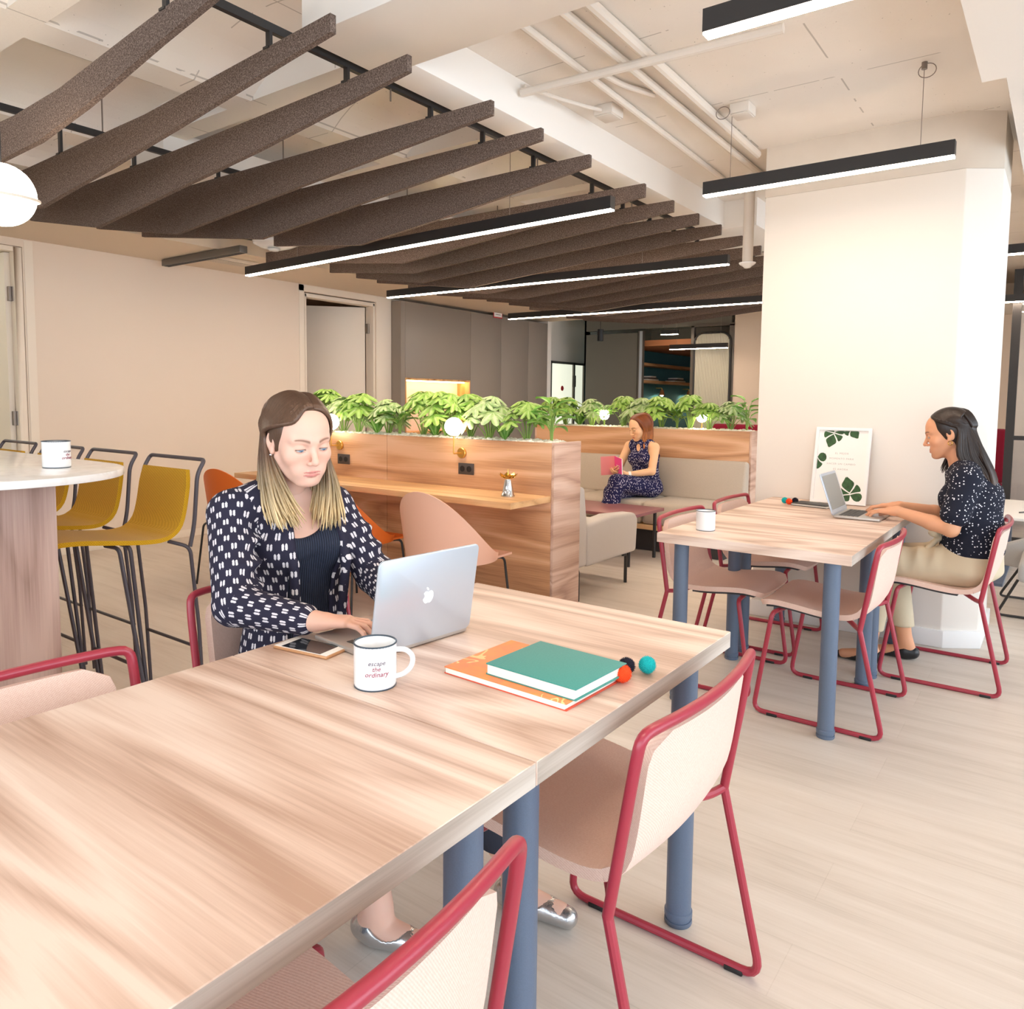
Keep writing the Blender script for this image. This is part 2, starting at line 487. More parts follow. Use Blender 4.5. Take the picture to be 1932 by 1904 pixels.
# door 2
d2 = thing('door_2', 'plain cream door half open beside the dark cabinets', 'door', (6.22, YL+.02, 0)); d2['kind'] = 'structure'
B().box(-.985, -.962, -.01, .12, 0, 2.41).box(.0, .022, -.01, .12, 0, 2.41).box(-.985, .022, -.01, .12, 2.375, 2.41).obj('door_frame', M['trim'], d2, bev=.003)
a = math.radians(42)
B().obox((-.02-.47*cos(a), .11+.47*sin(a), 1.185), (-cos(a), sin(a), 0), (sin(a), cos(a), 0), (0,0,1), .47, .02, 1.18).obj('door_leaf', M['trim'], d2, bev=.003)
for z in (2.12, 1.12): B().box(-.035, .004, .055, .085, z-.055, z+.055).cyl((-.012, .06, z-.055), (-.012, .06, z+.055), .009, 10).obj('hinge', M['steel'], d2)
B().box(-.962, -.956, .03, .05, .98, 1.14).obj('strike_plate', M['steel'], d2)
# rooms behind the doors
struct('added_corridor_glow', B().box(.6, 2.4, 7.6, 7.9, 2.58, 2.6), M['corr'])  # unseen glowing panel added to brighten the view through the open door
bb = B().box(4.4, 7.4, 9.0, 9.1, 0, 2.9).box(4.3, 4.4, YL+.14, 9.1, 0, 2.9).box(7.3, 7.4, YL+.2, 9.0, 0, 2.9)
struct('wall_store', bb, M['wall'])
struct('wall_corridor', B().box(-.4, 4.3, 8.9, 9.0, 0, 2.9).box(-.5, -.4, YL+.14, 9.0, 0, 2.9), M['wallw'])
# soffit along the left wall
struct('ceiling_soffit', B().box(X0, 9.7, 5.62, YL+.05, 2.50, 2.62), M['soffit'], 'lowered plaster soffit along the left wall', 'soffit')
struct('ceiling_store', B().box(-.5, 7.4, YL+.14, 9.1, 2.6, 2.7), M['soffit'])
# main ceiling : concrete slab with arched coffers between ribs
zc = 2.80
cb = B()
def arch_strip(x0, x1, y0, y1, h, n=14):
    """barrel coffer: slab bottom rising from zc at the ribs to zc+h"""
    prev = None
    for i in range(n+1):
        t = i/n; y = y0 + (y1-y0)*t
        z = zc + h*(1-abs(2*t-1)**2.6)
        if prev:
            cb.add([(x0, prev[0], prev[1]), (x1, prev[0], prev[1]), (x1, y, z), (x0, y, z)], [(0, 3, 2, 1)])
        prev = (y, z)
    pts = [(y0 + (y1-y0)*i/n, zc + h*(1-abs(2*i/n-1)**2.6)) for i in range(n+1)]
    for x in (x0, x1):
        cb.add([(x, y, z) for y, z in pts], [tuple(range(n+1))])
flat = [(X0, X1, YR, 2.36), (X0, X1, 3.42, 3.62), (X0, X1, 4.68, 4.9), (X0, X1, 5.6, YL+.2), (9.7, X1, YL+.2, 9.0)]
for x0, x1, y0, y1 in flat: cb.add([(x0, y0, zc), (x1, y0, zc), (x1, y1, zc), (x0, y1, zc)], [(0, 3, 2, 1)])
ribs = [X0, -2.0, -.9, .2, 1.3, 2.4, 3.5, 4.6, 5.7, 6.8, 7.9, 9.0, 10.1, 11.2, X1]
for (y0, y1) in ((2.36, 3.42), (3.62, 4.68), (4.9, 5.6)):
    for a0, a1 in zip(ribs[:-1], ribs[1:]):
        cb.add([(a0, y0, zc), (a0+.14, y0, zc), (a0+.14, y1, zc), (a0, y1, zc)], [(0, 3, 2, 1)])
        arch_strip(a0+.14, a1, y0, y1, .17)
cb.box(X0, X1, YR, 9.0, 3.12, 3.2)
struct('ceiling', cb, M['ceil'], smooth=False)

# outer walls
struct('wall_far', B().box(X1, X1+.1, YR, 9.0, 0, 3.1), M['wall'])
struct('wall_back', B().box(X0-.1, X0, 3.6, YL+.1, 0, 3.1).box(X0-.1, X0, YR, 3.6, 2.62, 3.1).box(X0-.1, X0, YR, 3.6, 0, .25), M['wallw'])
struct('wall_right', B().box(X0-.1, X1, YR-.12, YR, 2.62, 3.1).box(X0-.1, X1, YR-.12, YR, 0, .22), M['wallw'])
# window bands: right wall and the wall behind the camera
def window(name, p, q, label):
    t = thing(name, label, 'window', (p[0], p[1], .22)); t['kind'] = 'structure'
    d = V(q[0]-p[0], q[1]-p[1], 0); L = d.length; d.normalize(); nrm = V(-d.y, d.x, 0)
    f = B()
    k = max(1, round(L/1.5))
    for i in range(k+1):
        c = d*(L*i/k); f.obox(c + V(0,0,1.2), d, nrm, V(0,0,1), .03, .04, 1.2)
    for z in (.03, 2.37): f.obox(d*(L/2) + V(0,0,z), d, nrm, V(0,0,1), L/2, .04, .03)
    f.obj('window_frame', M['blackm'], t)
    B().obox(d*(L/2) + V(0,0,1.2), d, nrm, V(0,0,1), L/2-.02, .004, 1.17).obj('glass_pane', M['glass'], t)
window('window_1', (X0, YR-.06), (5.5, YR-.06), 'long glazed window band in the wall beside the tables')
window('window_2', (5.5, YR-.06), (X1, YR-.06), 'far part of the long glazed window band')
window('window_3', (X0-.05, 3.6), (X0-.05, YR), 'window band in the wall facing the open end of the tables')
# perimeter beam and boxed parts over the window side
struct('beam', B().box(X0, 3.66, YR, .345, 2.60, 2.84).box(3.66, X1, YR, .262, 2.60, 2.84).box(3.66, X1, YR, -.35, 2.56, 2.60), M['duct'], 'wide white boxed beam along the window side of the ceiling', 'beam')

# pillar with chamfered corner, cladding, baseboard
def pil(x0, x1, y0, y1, ch, z0, z1):
    return B().prism([(x0, y1), (x0, y0), (x0+ch*.7, y0-ch), (x1, y0-ch), (x1, y1)], lambda u, v, a: (u, v, a), z0, z1)
struct('pillar', pil(4.572, 5.25, .478, 1.503, .16, 0, 2.513), M['pillar'], 'broad white pillar with chamfered corner behind the second table', 'pillar', bev=.006)
struct('trim_3', pil(4.575, 5.24, .482, 1.506, .16, 2.513, 2.82), M['pillartop'], 'greyer bare head of the white pillar under the ceiling', 'pillar')
struct('baseboard_pillar', pil(4.558, 5.262, .466, 1.515, .166, 0, .095), M['base'], bev=.004)
struct('baseboard_left', B().box(2.63, 5.15, YL-.014, YL, 0, .07), M['trim'], bev=.003)
# ------------------------------------------------------------------ meeting tables
def make_table(name, x0, x1, y0, y1, label, group, edge='edge'):
    t = thing(name, label, 'table', ((x0+x1)/2, (y0+y1)/2, 0), 0, group)
    hx, hy = (x1-x0)/2, (y1-y0)/2
    b = B().box(-hx, hx, -hy, hy, .70, .74)
    o = b.obj('tabletop', [M['table'], M['edge']], t, smooth=False)
    for p in o.data.polygons:
        if abs(p.normal.z) < .5 and abs(p.normal.y) > .5: p.material_index = 1
    bm = bmesh.new(); bm.from_mesh(o.data)
    bmesh.ops.bevel(bm, geom=list(bm.edges), offset=.0012, segments=1, affect='EDGES'); bm.to_mesh(o.data); bm.free()
    for sx in (-1, 1):
        for sy in (-1, 1):
            x, y = sx*(hx-.076), sy*(hy-.083)
            lg = B().cyl((x, y, .012), (x, y, .70), .0312, 28).obj('leg', M['leg'], t)
            B().lathe([(.0312, .012), (.034, .012), (.0345, .004), (.033, 0), (.033, 0)], (x, y, 0), 28).lathe([(.0318, .018), (.0345, .02), (.0345, .032), (.0318, .034)], (x, y, 0), 28).obj('leg_collar', M['leg'], lg)
    return t
make_table('meeting_table', .04, .940, .634, 1.434, 'pale oak table nearest the camera, joined to the one with the open laptop', None)
make_table('meeting_table', .942, 1.785, .634, 1.434, 'pale oak table under the open silver laptop, mug and two notebooks', None)
make_table('meeting_table', 2.967, 3.782, .608, 1.392, 'pale oak table in the second row with a lone mug at its corner', None)
make_table('meeting_table', 3.784, 4.568, .608, 1.392, 'pale oak table pushed against the white pillar, poster on its far edge', None)

# ------------------------------------------------------------------ sled chairs
def bow(x, w=.225, d=.028): return d*(1-(x/w)**2)
def make_sled_chair():
    t = thing('sled_chair', 'chair', 'chair', (0, 0, 0))
    prof = [(.262, .452), (.245, .463), (.20, .470), (.12, .464), (.03, .452), (-.05, .447), (-.10, .452), (-.135, .468), (-.158, .498), (-.170, .545), (-.179, .61), (-.188, .68), (-.196, .738)]
    P = fillet([(0, y, z) for y, z in prof], .03, 2)
    Lc = [0]
    for a, b in zip(P[:-1], P[1:]): Lc.append(Lc[-1] + (b-a).length)
    def at(d):
        for i in range(len(P)-1):
            if d <= Lc[i+1] or i == len(P)-2:
                f = (d-Lc[i])/(Lc[i+1]-Lc[i]); return P[i].lerp(P[i+1], max(0, min(1, f)))
    tot = Lc[-1]; cut = tot*.56
    def fn(d0, d1):
        def g(s, u):
            d = d0 + (d1-d0)*s
            e = min(d, tot-d); r = .055
            w = .226 - (r - math.sqrt(max(0, r*r-(r-e)**2)) if e < r else 0)
            x = (2*u-1)*w
            p = at(d); back = max(0, min(1, (d/tot-.5)/.25))
            return (x, p.y - bow(x)*back, p.z - .012*(1-back)*(1-(x/.226)**2))
        return g
    B().sheet(fn(0, cut), 16, 14, .022).obj('seat', M['pink'], t, bev=0, ang=60)
    B().sheet(fn(cut, tot), 12, 14, .022).obj('backrest', M['pink'], t, ang=60)
    def pan(s, u):
        d = tot*(.05 + .42*s); x = (2*u-1)*.205; p = at(d)
        return (x, p.y, p.z - .017 - .012*(1-(x/.226)**2))
    B().sheet(pan, 8, 4, .010).obj('seat_pan', M['pan'], t)
    r = .0098
    for s in (-1, 1):
        X = .272*s
        pts = [(.10*s, .165, .432), (X, .185, .436), (X, .25, r), (X, -.25, r), (X, -.152, .425)]
        B().tube(pts, r, 10, fil=[0, .03, .045, .045, 0], n=5).tube([(X, -.152, .425), (X*.8, -.13, .418), (.15*s, -.08, .430)], r, 10, fil=.03).obj('leg_frame', M['red'], t)
    top = [(-.272, -.152, .425), (-.272, -.196, .70), (-.268, -.205, .755)] + [(.268*q/6, -.205 - .03*(1-(q/6)**2)*1.0, .758) for q in range(-5, 6)] + [(.268, -.205, .755), (.272, -.196, .70), (.272, -.152, .425)]
    B().tube(top, r*1.06, 12, fil=[0, .04, .035] + [0]*11 + [.035, .04, 0], n=4).obj('back_rail', M['red'], t)
    for s in (-1, 1):
        X = .272*s
        for y in (-.19, .17):
            B().box(X-.012, X+.012, y-.022, y+.022, 0, .012).obj('glide', M['black'], t, bev=.003)
    return t
ch0 = make_sled_chair()
CH = [(.47, .725, 0, 'pink mesh chair with red frame nearest the camera, cut by the photo edge'),
      (1.36, .735, 0, 'pink mesh chair with red frame at the front table on the side of the notebooks'),
      (.535, 1.40+.0, PI, 'pink mesh chair with red tube frame across the front table below the bar stools'),
      (1.395, 1.71, PI, 'pink mesh chair that the woman in the patterned blazer sits on'),
      (3.388, .75, 0, 'empty pink mesh chair in front of the second table beside its near leg'),
      (4.178, .412, 0, 'pink mesh chair that the woman in the dotted blouse sits on'),
      (3.492, 1.30, PI, 'pink mesh chair behind the white mug of the second table'),
      (4.179, 1.30, PI, 'pink mesh chair at the far side of the second table, beside the sofa')]
for i, (x, y, a, lb) in enumerate(CH):
    if i == 0:
        ch0.location = (x, y, 0); ch0.rotation_euler.z = a; ch0['label'] = lb; ch0['group'] = 'pink sled chairs'
    else: dup(ch0, (x, y, 0), a, lb, 'pink sled chairs')

# ------------------------------------------------------------------ bar table and stools
bt = thing('bar_table', 'tall bar table with rounded white quartz top and greyed wood pedestal', 'table', (.92, 3.5, 0))
r = .42
pts = [(r*cos(a), -.72 + r*sin(a)) for a in [PI + PI*i/40 for i in range(41)]] + [(r*cos(a), .95 + r*sin(a)) for a in [PI*i/40 for i in range(41)]]
B().prism(pts, lambda u, v, a: (u, v, a), 1.036, 1.060).obj('tabletop', M['quartz'], bt, bev=.003, ang=30)
B().box(-.40, .168, -.88, .9, .03, 1.036).obj('pedestal', M['pedestal'], bt, bev=.002)
B().box(-.38, .150, -.86, .88, 0, .03).obj('plinth', M['black'], bt)

def make_stool():
    """origin below the seat centre, facing -X"""
    t = thing('bar_stool', 'stool', 'stool')
    prof = [(-.262, .775), (-.25, .786), (-.18, .784), (-.07, .768), (.05, .752), (.12, .750), (.165, .764), (.196, .80), (.213, .86), (.226, .94), (.238, 1.015)]
    P = fillet([(x, 0, z) for x, z in prof], .04, 2)
    def sh(i0, i1):
        def g(s, u):
            q = i0 + (i1-i0)*s; i = min(int(q), len(P)-2); p = P[i].lerp(P[i+1], q-i)
            e = min(q, len(P)-1-q)/2.2; w = .178 - (.018*(1-e)**2 if e < 1 else 0)
            return (p.x, (2*u-1)*w, p.z)
        return g
    nn = len(P)-1; c = nn*.62
    B().sheet(sh(0, c), 18, 4, .017).obj('seat', M['mustard'], t, ang=60)
    B().sheet(sh(c, nn), 12, 4, .017).obj('backrest', M['mustard'], t, ang=60)
    r = .0075; f = M['stoolf']
    for s in (-1, 1):
        Y = .203*s
        B().tube([(.16, Y*.7, .738), (.215, Y, .716), (.245, Y, .40), (.262, Y, .009)], r, 8, fil=.03).obj('leg', f, t)
        B().tube([(-.06, Y*.5, .748), (-.045, Y*.86, .745), (.055, Y*.93, .009)], r, 8, fil=.025).tube([(-.01, Y*.55, .748), (-.005, Y*.86, .745), (.058, Y*.90, .009)], r, 8, fil=.025).obj('leg', f, t)
        B().box(.045, .075, Y*.92-.012, Y*.92+.012, 0, .009).obj('glide', M['black'], t)
    B().tube([(.215, -.203, .716), (.235, -.203, .80), (.252, -.203, 1.0), (.285, -.203, 1.053), (.285, .203, 1.053), (.252, .203, 1.0), (.235, .203, .80), (.215, .203, .716)], r*1.1, 8, fil=[0, .04, .03, .02, .02, .03, .04, 0]).obj('back_rail', f, t)
    B().cyl((.252, -.203, .30), (.252, .203, .30), r*.9, 8).obj('footrest', f, t)
    B().cyl((.02, -.188, .28), (.02, .188, .28), r*.9, 8).obj('footrest', f, t)
    return t
st = make_stool()
for i, (y, lb) in enumerate(((2.94, 'mustard bar stool at the rounded end of the bar table, seen whole'), (3.46, 'mustard bar stool second from the rounded end of the bar table'),
                             (3.95, 'mustard bar stool just behind the white mug on the bar table'), (4.46, 'mustard bar stool whose grey rail peeks over the bar table near the glazed door'))):
    if i == 0: st.location = (1.40, y, 0); st['label'] = lb; st['group'] = 'mustard bar stools'
    else: dup(st, (1.40, y, 0), 0, lb, 'mustard bar stools')

# ------------------------------------------------------------------ planter partition with desk
pl = thing('planter_partition', 'long walnut planter partition with a desk side and white pebble bed', 'planter', (3.704, 2.42, 0)); pl['kind'] = 'thing'
B().box(0, .02, 0, 1.36, .0, 1.052).obj('front_panel', M['walnut'], pl, bev=.0012)
B().box(0, .02, 1.3635, 2.50, .0, 1.052).obj('front_panel', M['walnut'], pl, bev=.0012)
B().box(.28, .30, .0, 2.50, 0, 1.046).obj('back_panel', M['walnut'], pl, bev=.0012)
B().box(.0, .30, -.02, -.0005, 0, 1.055).obj('end_panel', M['walnutx'], pl, bev=.0012)
B().box(.0, .30, 2.501, 2.52, 0, 1.05).obj('end_panel', M['walnutx'], pl, bev=.0012)
dk = thing('wall_desk', 'long oak desk shelf fixed along the planter, chrome candlestick on it', 'desk', (3.5, 2.42, .74))
B().box(-.197, .203, 0, 2.56, -.036, 0).obj('worktop', M['desk'], dk, bev=.0015)
B().box(-.02, .203, 2.50, 2.53, -.74, -.036).obj('support_panel', M['desk'], dk, bev=.0015)

def pebbles(name, x0, x1, y0, y1, z, n, label):
    b = B(); rn = random.Random(3)
    for i in range(n):
        r = rn.uniform(.010, .020)
        b.ball((rn.uniform(x0, x1), rn.uniform(y0, y1), z + rn.uniform(-.004, .010)), (r, r*rn.uniform(.7, 1.1), r*.7), 7, 4)
    b.box(x0, x1, y0, y1, z-.03, z-.002)
    return tag(b.obj(name, M['pebble'], None), label, 'pebbles', kind='stuff')
pebbles('white_pebbles', 3.747, 3.961, 2.445, 4.90, 1.043, 1500, 'bed of small white pebbles in the planter above the desk')

# globe sconces
def sconce(x, y, z, label, s=1.0):
    t = thing('wall_sconce', label, 'lamp', (x, y, z), 0, 'brass globe sconces')
    B().lathe([(.001, 0), (.034, 0), (.034, .012), (.031, .016), (.001, .016)], (0, 0, 0), 24, ax=(-1, 0, 0)).obj('wall_plate', M['brass'], t)
    B().tube([(-.01, 0, 0), (-.085, 0, 0), (-.085, 0, .118)], .0045, 10, fil=.004).obj('arm', M['brass'], t)
    B().lathe([(.001, .112), (.016, .112), (.02, .124), (.001, .124)], (-.085, 0, 0), 16).obj('socket_cup', M['brass'], t)
    B().ball((-.085, 0, .170), .058*s, 24, 16).obj('globe', M['globe'], t)
    return t
sconce(3.702, 3.10, .962, 'brass sconce with glowing white globe above the double socket')
sconce(3.702, 4.26, .962, 'brass sconce mostly hidden behind the hair of the woman at the laptop')
def sockets(y, label):
    t = thing('socket_plate', label, 'socket', (3.703, y, .862), 0)
    B().box(-.009, 0, -.062, .062, -.036, .036).obj('plate', M['socket'], t, bev=.002)
    for d in (-.028, .028):
        B().lathe([(.019, .0), (.019, .001), (.017, .001), (.017, -.004), (.001, -.004)], (-.0095, d, 0), 20, ax=(-1, 0, 0)).obj('socket_well', M['black'], t)
sockets(3.065, 'dark grey double socket below the lit globe sconce')
sockets(4.22, 'dark grey double socket beside the hair of the woman at the laptop')
# candlestick
cs = thing('candlestick', 'chrome and gold candlestick standing near the end of the desk', 'candlestick', (3.52, 2.60, .74))
B().lathe([(.001, 0), (.040, 0), (.041, .006), (.036, .012), (.030, .05), (.022, .09), (.018, .105), (.001, .105)], (0,0,0), 32).obj('base', M['chrome'], cs)
pet = B()
for k in range(8):
    a = 2*PI*k/8
    def pf(s, u, a=a):
        w = .022*sin(PI*min(1, s*.8+.2)) * (2*u-1)
        rr = .015 + .044*s; z = .108 + .030*s**1.6
        return (rr*cos(a)-w*sin(a), rr*sin(a)+w*cos(a), z)
    pet.sheet(pf, 5, 3, .0016)
pet.lathe([(.001, .100), (.02, .104), (.03, .116), (.001, .114)], (0,0,0), 20).obj('flower_cup', M['gold'], cs)
B().lathe([(.006, .112), (.004, .13), (.0005, .165), (.0001, .165)], (0,0,0), 12).obj('spike', M['gold'], cs)

# shell chairs at the desk
def make_shell(mat, name='shell_chair'):
    t = thing(name, 'c', 'chair')
    def g(s, u):
        th = (2*u-1)*math.radians(122)       # angle from the back
        k = (1+cos(th*180/122))/2
        zt = .468 + .355*k**1.15
        zb = .43
        z = zb + (zt-zb)*s
        rr = .235 + .045*(z-zb)/.37
        return (-rr*cos(th)*1.02, rr*sin(th)*1.08, z)
    B().sheet(g, 12, 40, .008).obj('shell', mat, t, ang=60)
    B().sheet(lambda s, u: ((-.232+.48*s), (2*u-1)*.235*math.sqrt(max(.02, 1-(max(0, .35-s)/.36)**2)) , .442-.018*(1-(2*u-1)**2)*sin(PI*s)), 12, 10, .012).obj('seat', mat, t, ang=60)
    for sx in (-1, 1):
        for sy in (-1, 1):
            B().tube([(.10*sx, .16*sy, .425), (.20*sx, .215*sy, .425), (.245*sx, .245*sy, .0)], .0075, 8, fil=.03).obj('leg', M['blackm'], t)
    return t
s0 = make_shell(M['shellp']); s0.location = (3.14, 2.70, 0); s0['label'] = 'pale pink plastic shell chair tucked under the desk behind the laptop lid'; s0['group'] = 'shell chairs at the desk'
s0.rotation_euler.z = math.radians(3)
s1 = make_shell(M['shello']); s1.location = (3.17, 3.53, 0); s1['label'] = 'orange plastic shell chair behind the patterned blazer shoulder'; s1['group'] = 'shell chairs at the desk'
dup(s1, (3.17, 4.62, 0), math.radians(8), 'orange plastic shell chair by the far end of the desk, farthest from the pink one', 'shell chairs at the desk')

# ------------------------------------------------------------------ lounge
ac = thing('armchair', 'pale grey upholstered armchair on thin black legs beside the planter end', 'armchair', (4.10, 2.47, 0))
def cush(b, x0, x1, y0, y1, z0, z1): return b.box(x0, x1, y0, y1, z0, z1)
B().prism([(.0, .225), (.125, .225), (.125, .50), (.085, .745), (.0, .765)], lambda u, v, a: (u, a, v), 0, .70).obj('backrest', M['arm'], ac, bev=.022, bseg=4)
for y0, y1 in ((.0, .12), (.58, .70)):
    B().prism([(.128, .215), (.83, .215), (.85, .46), (.80, .502), (.45, .525), (.128, .50)], lambda u, v, a: (u, a, v), y0, y1).obj('armrest', M['arm'], ac, bev=.026, bseg=4)
B().box(.10, .83, .122, .578, .215, .43).obj('seat_cushion', M['arm'], ac, bev=.03, bseg=4)
for x in (.06, .72):
    for y in (.03, .67):
        B().tube([(x-.05, y, .212), (x, y, .205), (x, y, 0)], .012, 10, fil=.03).obj('leg', M['blackm'], ac)

ct = thing('coffee_table', 'low burgundy coffee table between the armchair and the sofa', 'table', (5.52, 3.1, 0))
B().box(-.28, .28, -.44, .44, .395, .42).obj('tabletop', M['burg'], ct, bev=.003)
for x in (-.23, .23):
    for y in (-.38, .38): B().cyl((x, y, 0), (x, y, .395), .014, 12).obj('leg', M['blackm'], ct)

sf = thing('sofa', 'long light grey sofa in front of the far planter', 'sofa', (6.3, 3.3, 0))
YS = [(2.2, 2.92), (2.925, 3.645), (3.65, 4.37), (4.375, 5.1)]
for y0, y1 in YS:
    B().box(-.40, .16, y0-3.3, y1-3.3, .245, .442).obj('seat_cushion', M['sofa'], sf, bev=.035, bseg=4)
YB = [(2.2, 3.06), (3.065, 3.92), (3.925, 5.1)]
for y0, y1 in YB:
    B().prism([(.08, .43), (.24, .43), (.24, .785), (.17, .79)], lambda u, v, a: (u, a, v), y0-3.3, y1-3.3).obj('back_cushion', M['sofa'], sf, bev=.03, bseg=4)
B().box(-.40, .24, -1.1, 1.8, .20, .243).obj('frame', M['desk'], sf, bev=.003)
B().box(-.30, .2, -1.08, 1.78, 0, .20).obj('plinth', M['pan'], sf)
fp = thing('planter_bench_back', 'walnut planter box forming the back of the sofa', 'planter', (6.56, 3.3, 0))
B().box(0, .02, -1.08, 1.18, .0, 1.05).obj('front_panel', M['walnut'], fp, bev=.0015)
B().box(.28, .30, -1.08, 1.18, .0, 1.05).obj('back_panel', M['walnut'], fp, bev=.0015)
B().box(0, .30, -1.10, -1.081, .0, 1.052).obj('end_panel', M['walnutx'], fp, bev=.0015)
B().box(0, .30, 1.181, 1.20, .0, 1.052).obj('end_panel', M['walnutx'], fp, bev=.0015)
pebbles('white_pebbles', 6.602, 6.818, 2.245, 4.455, 1.043, 1100, 'bed of small white pebbles in the planter behind the sofa')
def tlamp(y, lb):
    t = thing('globe_light', lb, 'lamp', (6.70, y, 1.05))
    B().cyl((0, 0, -.02), (0, 0, .07), .006, 10).obj('stem', M['brass'], t)
    B().ball((0, 0, .115), .05, 20, 12).obj('globe', M['globe'], t)
tlamp(3.75, 'glowing white globe among the far plants, left of the reading woman')
tlamp(2.72, 'glowing white globe among the far plants, nearer the pillar than the reading woman')
# ------------------------------------------------------------------ felt baffles
# (x, [(y, ztop)...], [(y, zbottom)...]) from the near end to the wall
def slat(name, x, top, bot, label, th=.024):
    out = top + bot[::-1]
    b = B()
    # quads between top and bottom chains resampled on common y
    ys = sorted(set([p[0] for p in top] + [p[0] for p in bot]))
    def it(ch, y):
        for (a, za), (c, zc_) in zip(ch[:-1], ch[1:]):
            if a <= y <= c: return za + (zc_-za)*((y-a)/(c-a) if c > a else 0)
        return ch[-1][1] if y > ch[-1][0] else ch[0][1]
    n = len(ys)
    vs = []
    for y in ys:
        zt, zb = it(top, y), it(bot, y)
        vs += [(-th/2, y, zt), (th/2, y, zt), (th/2, y, zb), (-th/2, y, zb)]
    fs = [(0, 1, 2, 3), ((n-1)*4+3, (n-1)*4+2, (n-1)*4+1, (n-1)*4)]
    for i in range(n-1):
        a, c = i*4, i*4+4
        for k in range(4): fs.append((a+k, c+k, c+(k+1) % 4, a+(k+1) % 4))
    t = thing(name, label, 'baffle', (x, 0, 0), 0, 'felt ceiling baffles')
    b.add(vs, fs).obj('felt_panel', M['slat'], t, smooth=False)
    for y in (2.373, 4.02):
        zt = it(top, y)
        B().box(-.006, .006, y-.012, y+.012, zt-.06, 2.612).box(-.016, .016, y-.016, y+.016, zt-.004, zt+.004).obj('hanger', M['blackm'], t)
    return t
ORD = ['first', 'second', 'third', 'fourth', 'fifth', 'sixth', 'seventh', 'eighth', 'ninth', 'tenth', 'eleventh', 'twelfth', 'thirteenth', 'fourteenth', 'fifteenth', 'sixteenth', 'seventeenth', 'eighteenth']
SL = [
 (1.36, [(1.90, 2.57), (2.6, 2.50), (3.1, 2.445), (3.5, 2.43), (4.0, 2.44), (4.7, 2.46)], [(1.90, 2.51), (2.4, 2.43), (2.9, 2.34), (3.3, 2.29), (3.7, 2.28), (4.7, 2.26)]),
 (1.746, [(2.03, 2.57), (2.92, 2.51), (3.21, 2.49), (3.7, 2.48), (4.9, 2.45)], [(2.03, 2.51), (2.28, 2.48), (2.98, 2.39), (3.57, 2.32), (4.24, 2.25), (4.9, 2.30)]),
 (2.108, [(2.03, 2.57), (2.4, 2.55), (3.6, 2.51), (4.12, 2.50), (5.27, 2.47)], [(2.03, 2.51), (2.41, 2.46), (2.95, 2.39), (3.64, 2.32), (4.43, 2.24), (5.27, 2.385)]),
 (2.598, [(2.02, 2.56), (5.46, 2.56)], [(2.02, 2.50), (3.14, 2.41), (4.46, 2.295), (5.46, 2.45)]),
 (2.974, [(2.02, 2.555), (5.57, 2.53)], [(2.02, 2.50), (3.27, 2.38), (4.14, 2.295), (5.57, 2.475)]),
 (3.412, [(2.02, 2.55), (4.60, 2.52)], [(2.02, 2.49), (3.03, 2.36), (3.72, 2.285), (4.60, 2.375)]),
 (4.033, [(2.02, 2.55), (5.55, 2.53)], [(2.02, 2.475), (3.94, 2.285), (5.55, 2.44)]),
 (4.425, [(2.02, 2.54), (5.2, 2.52)], [(2.02, 2.47), (4.21, 2.29), (5.2, 2.385)]),
 (4.818, [(2.02, 2.54), (5.3, 2.52)], [(2.02, 2.47), (4.49, 2.29), (5.3, 2.40)]),
]
for k in range(10):
    x = 5.22 + .43*k
    sh = [(.0), (.02)][k % 2]
    SL.append((x, [(2.02, 2.545), (5.45, 2.52)], [(2.02, 2.475), (4.30+.12*sin(k*1.3), 2.285+sh*.3), (5.45, 2.42-.02*sin(k))]))
for i, (x, tp, bt_) in enumerate(SL):
    slat('ceiling_baffle', x, tp, bt_, 'dark brown felt ceiling baffle, %s in the row counted from the big globe lamp' % (ORD[i] if i < 18 else 'last'))
def rail(y, x0, x1, label):
    t = thing('baffle_rail', label, 'rail', (0, y, 2.605))
    B().box(x0, x1, -.011, .011, 0, .03).obj('channel', M['blackm'], t)
    k = int((x1-x0)/1.1)
    for i in range(k+1):
        x = x0 + .35 + 1.1*i
        if x < x1: B().cyl((x, 0, -.05), (x, 0, .36), .004, 6).obj('threaded_rod', M['steel'], t)
rail(2.373, .9, 9.6, 'thin black rail over the window-side ends of the baffles')
rail(4.02, .5, 9.6, 'thin black rail over the wall-side part of the baffles')

# ------------------------------------------------------------------ linear pendants
def linear(p, q, z, label, w=.045, h=.065, cables=True, ztop=2.80):
    p, q = V(p[0], p[1], z), V(q[0], q[1], z); d = (q-p); L = d.length; d.normalize(); nrm = V(-d.y, d.x, 0); Z = V(0,0,1)
    t = thing('linear_pendant', label, 'lamp', p, 0, 'linear pendants')
    b = B()
    c = d*(L/2)
    b.obox(c + Z*(h/2+.006), d, nrm, Z, L/2, w/2, h/2)
    b.obj('housing', M['blackm'], t, smooth=False)
    B().obox(c + Z*.003, d, nrm, Z, L/2-.002, w/2-.002, .004).obj('diffuser', M['lamp'], t, smooth=False)
    if cables:
        for f in ((.12, .88) if L < 2 else (.2, .5, .8)):
            a = d*(L*f)
            B().cyl(a + Z*(h+.005), a + Z*(ztop-z-.03), .0016, 6).cyl(a + Z*(ztop-z-.03), a + Z*(ztop-z), .012, 10).obj('cable', M['steel'], t)
    return t
linear((3.735, 5.40), (3.50, 1.935), 2.28, 'long lit linear pendant below the baffles, nearest to the camera of three')
linear((5.29, 5.38), (5.32, 1.995), 2.28, 'long lit linear pendant below the baffles, middle one of three')
linear((7.46, 5.52), (7.50, 1.7), 2.28, 'long lit linear pendant below the baffles, farthest of three and partly behind the pillar')
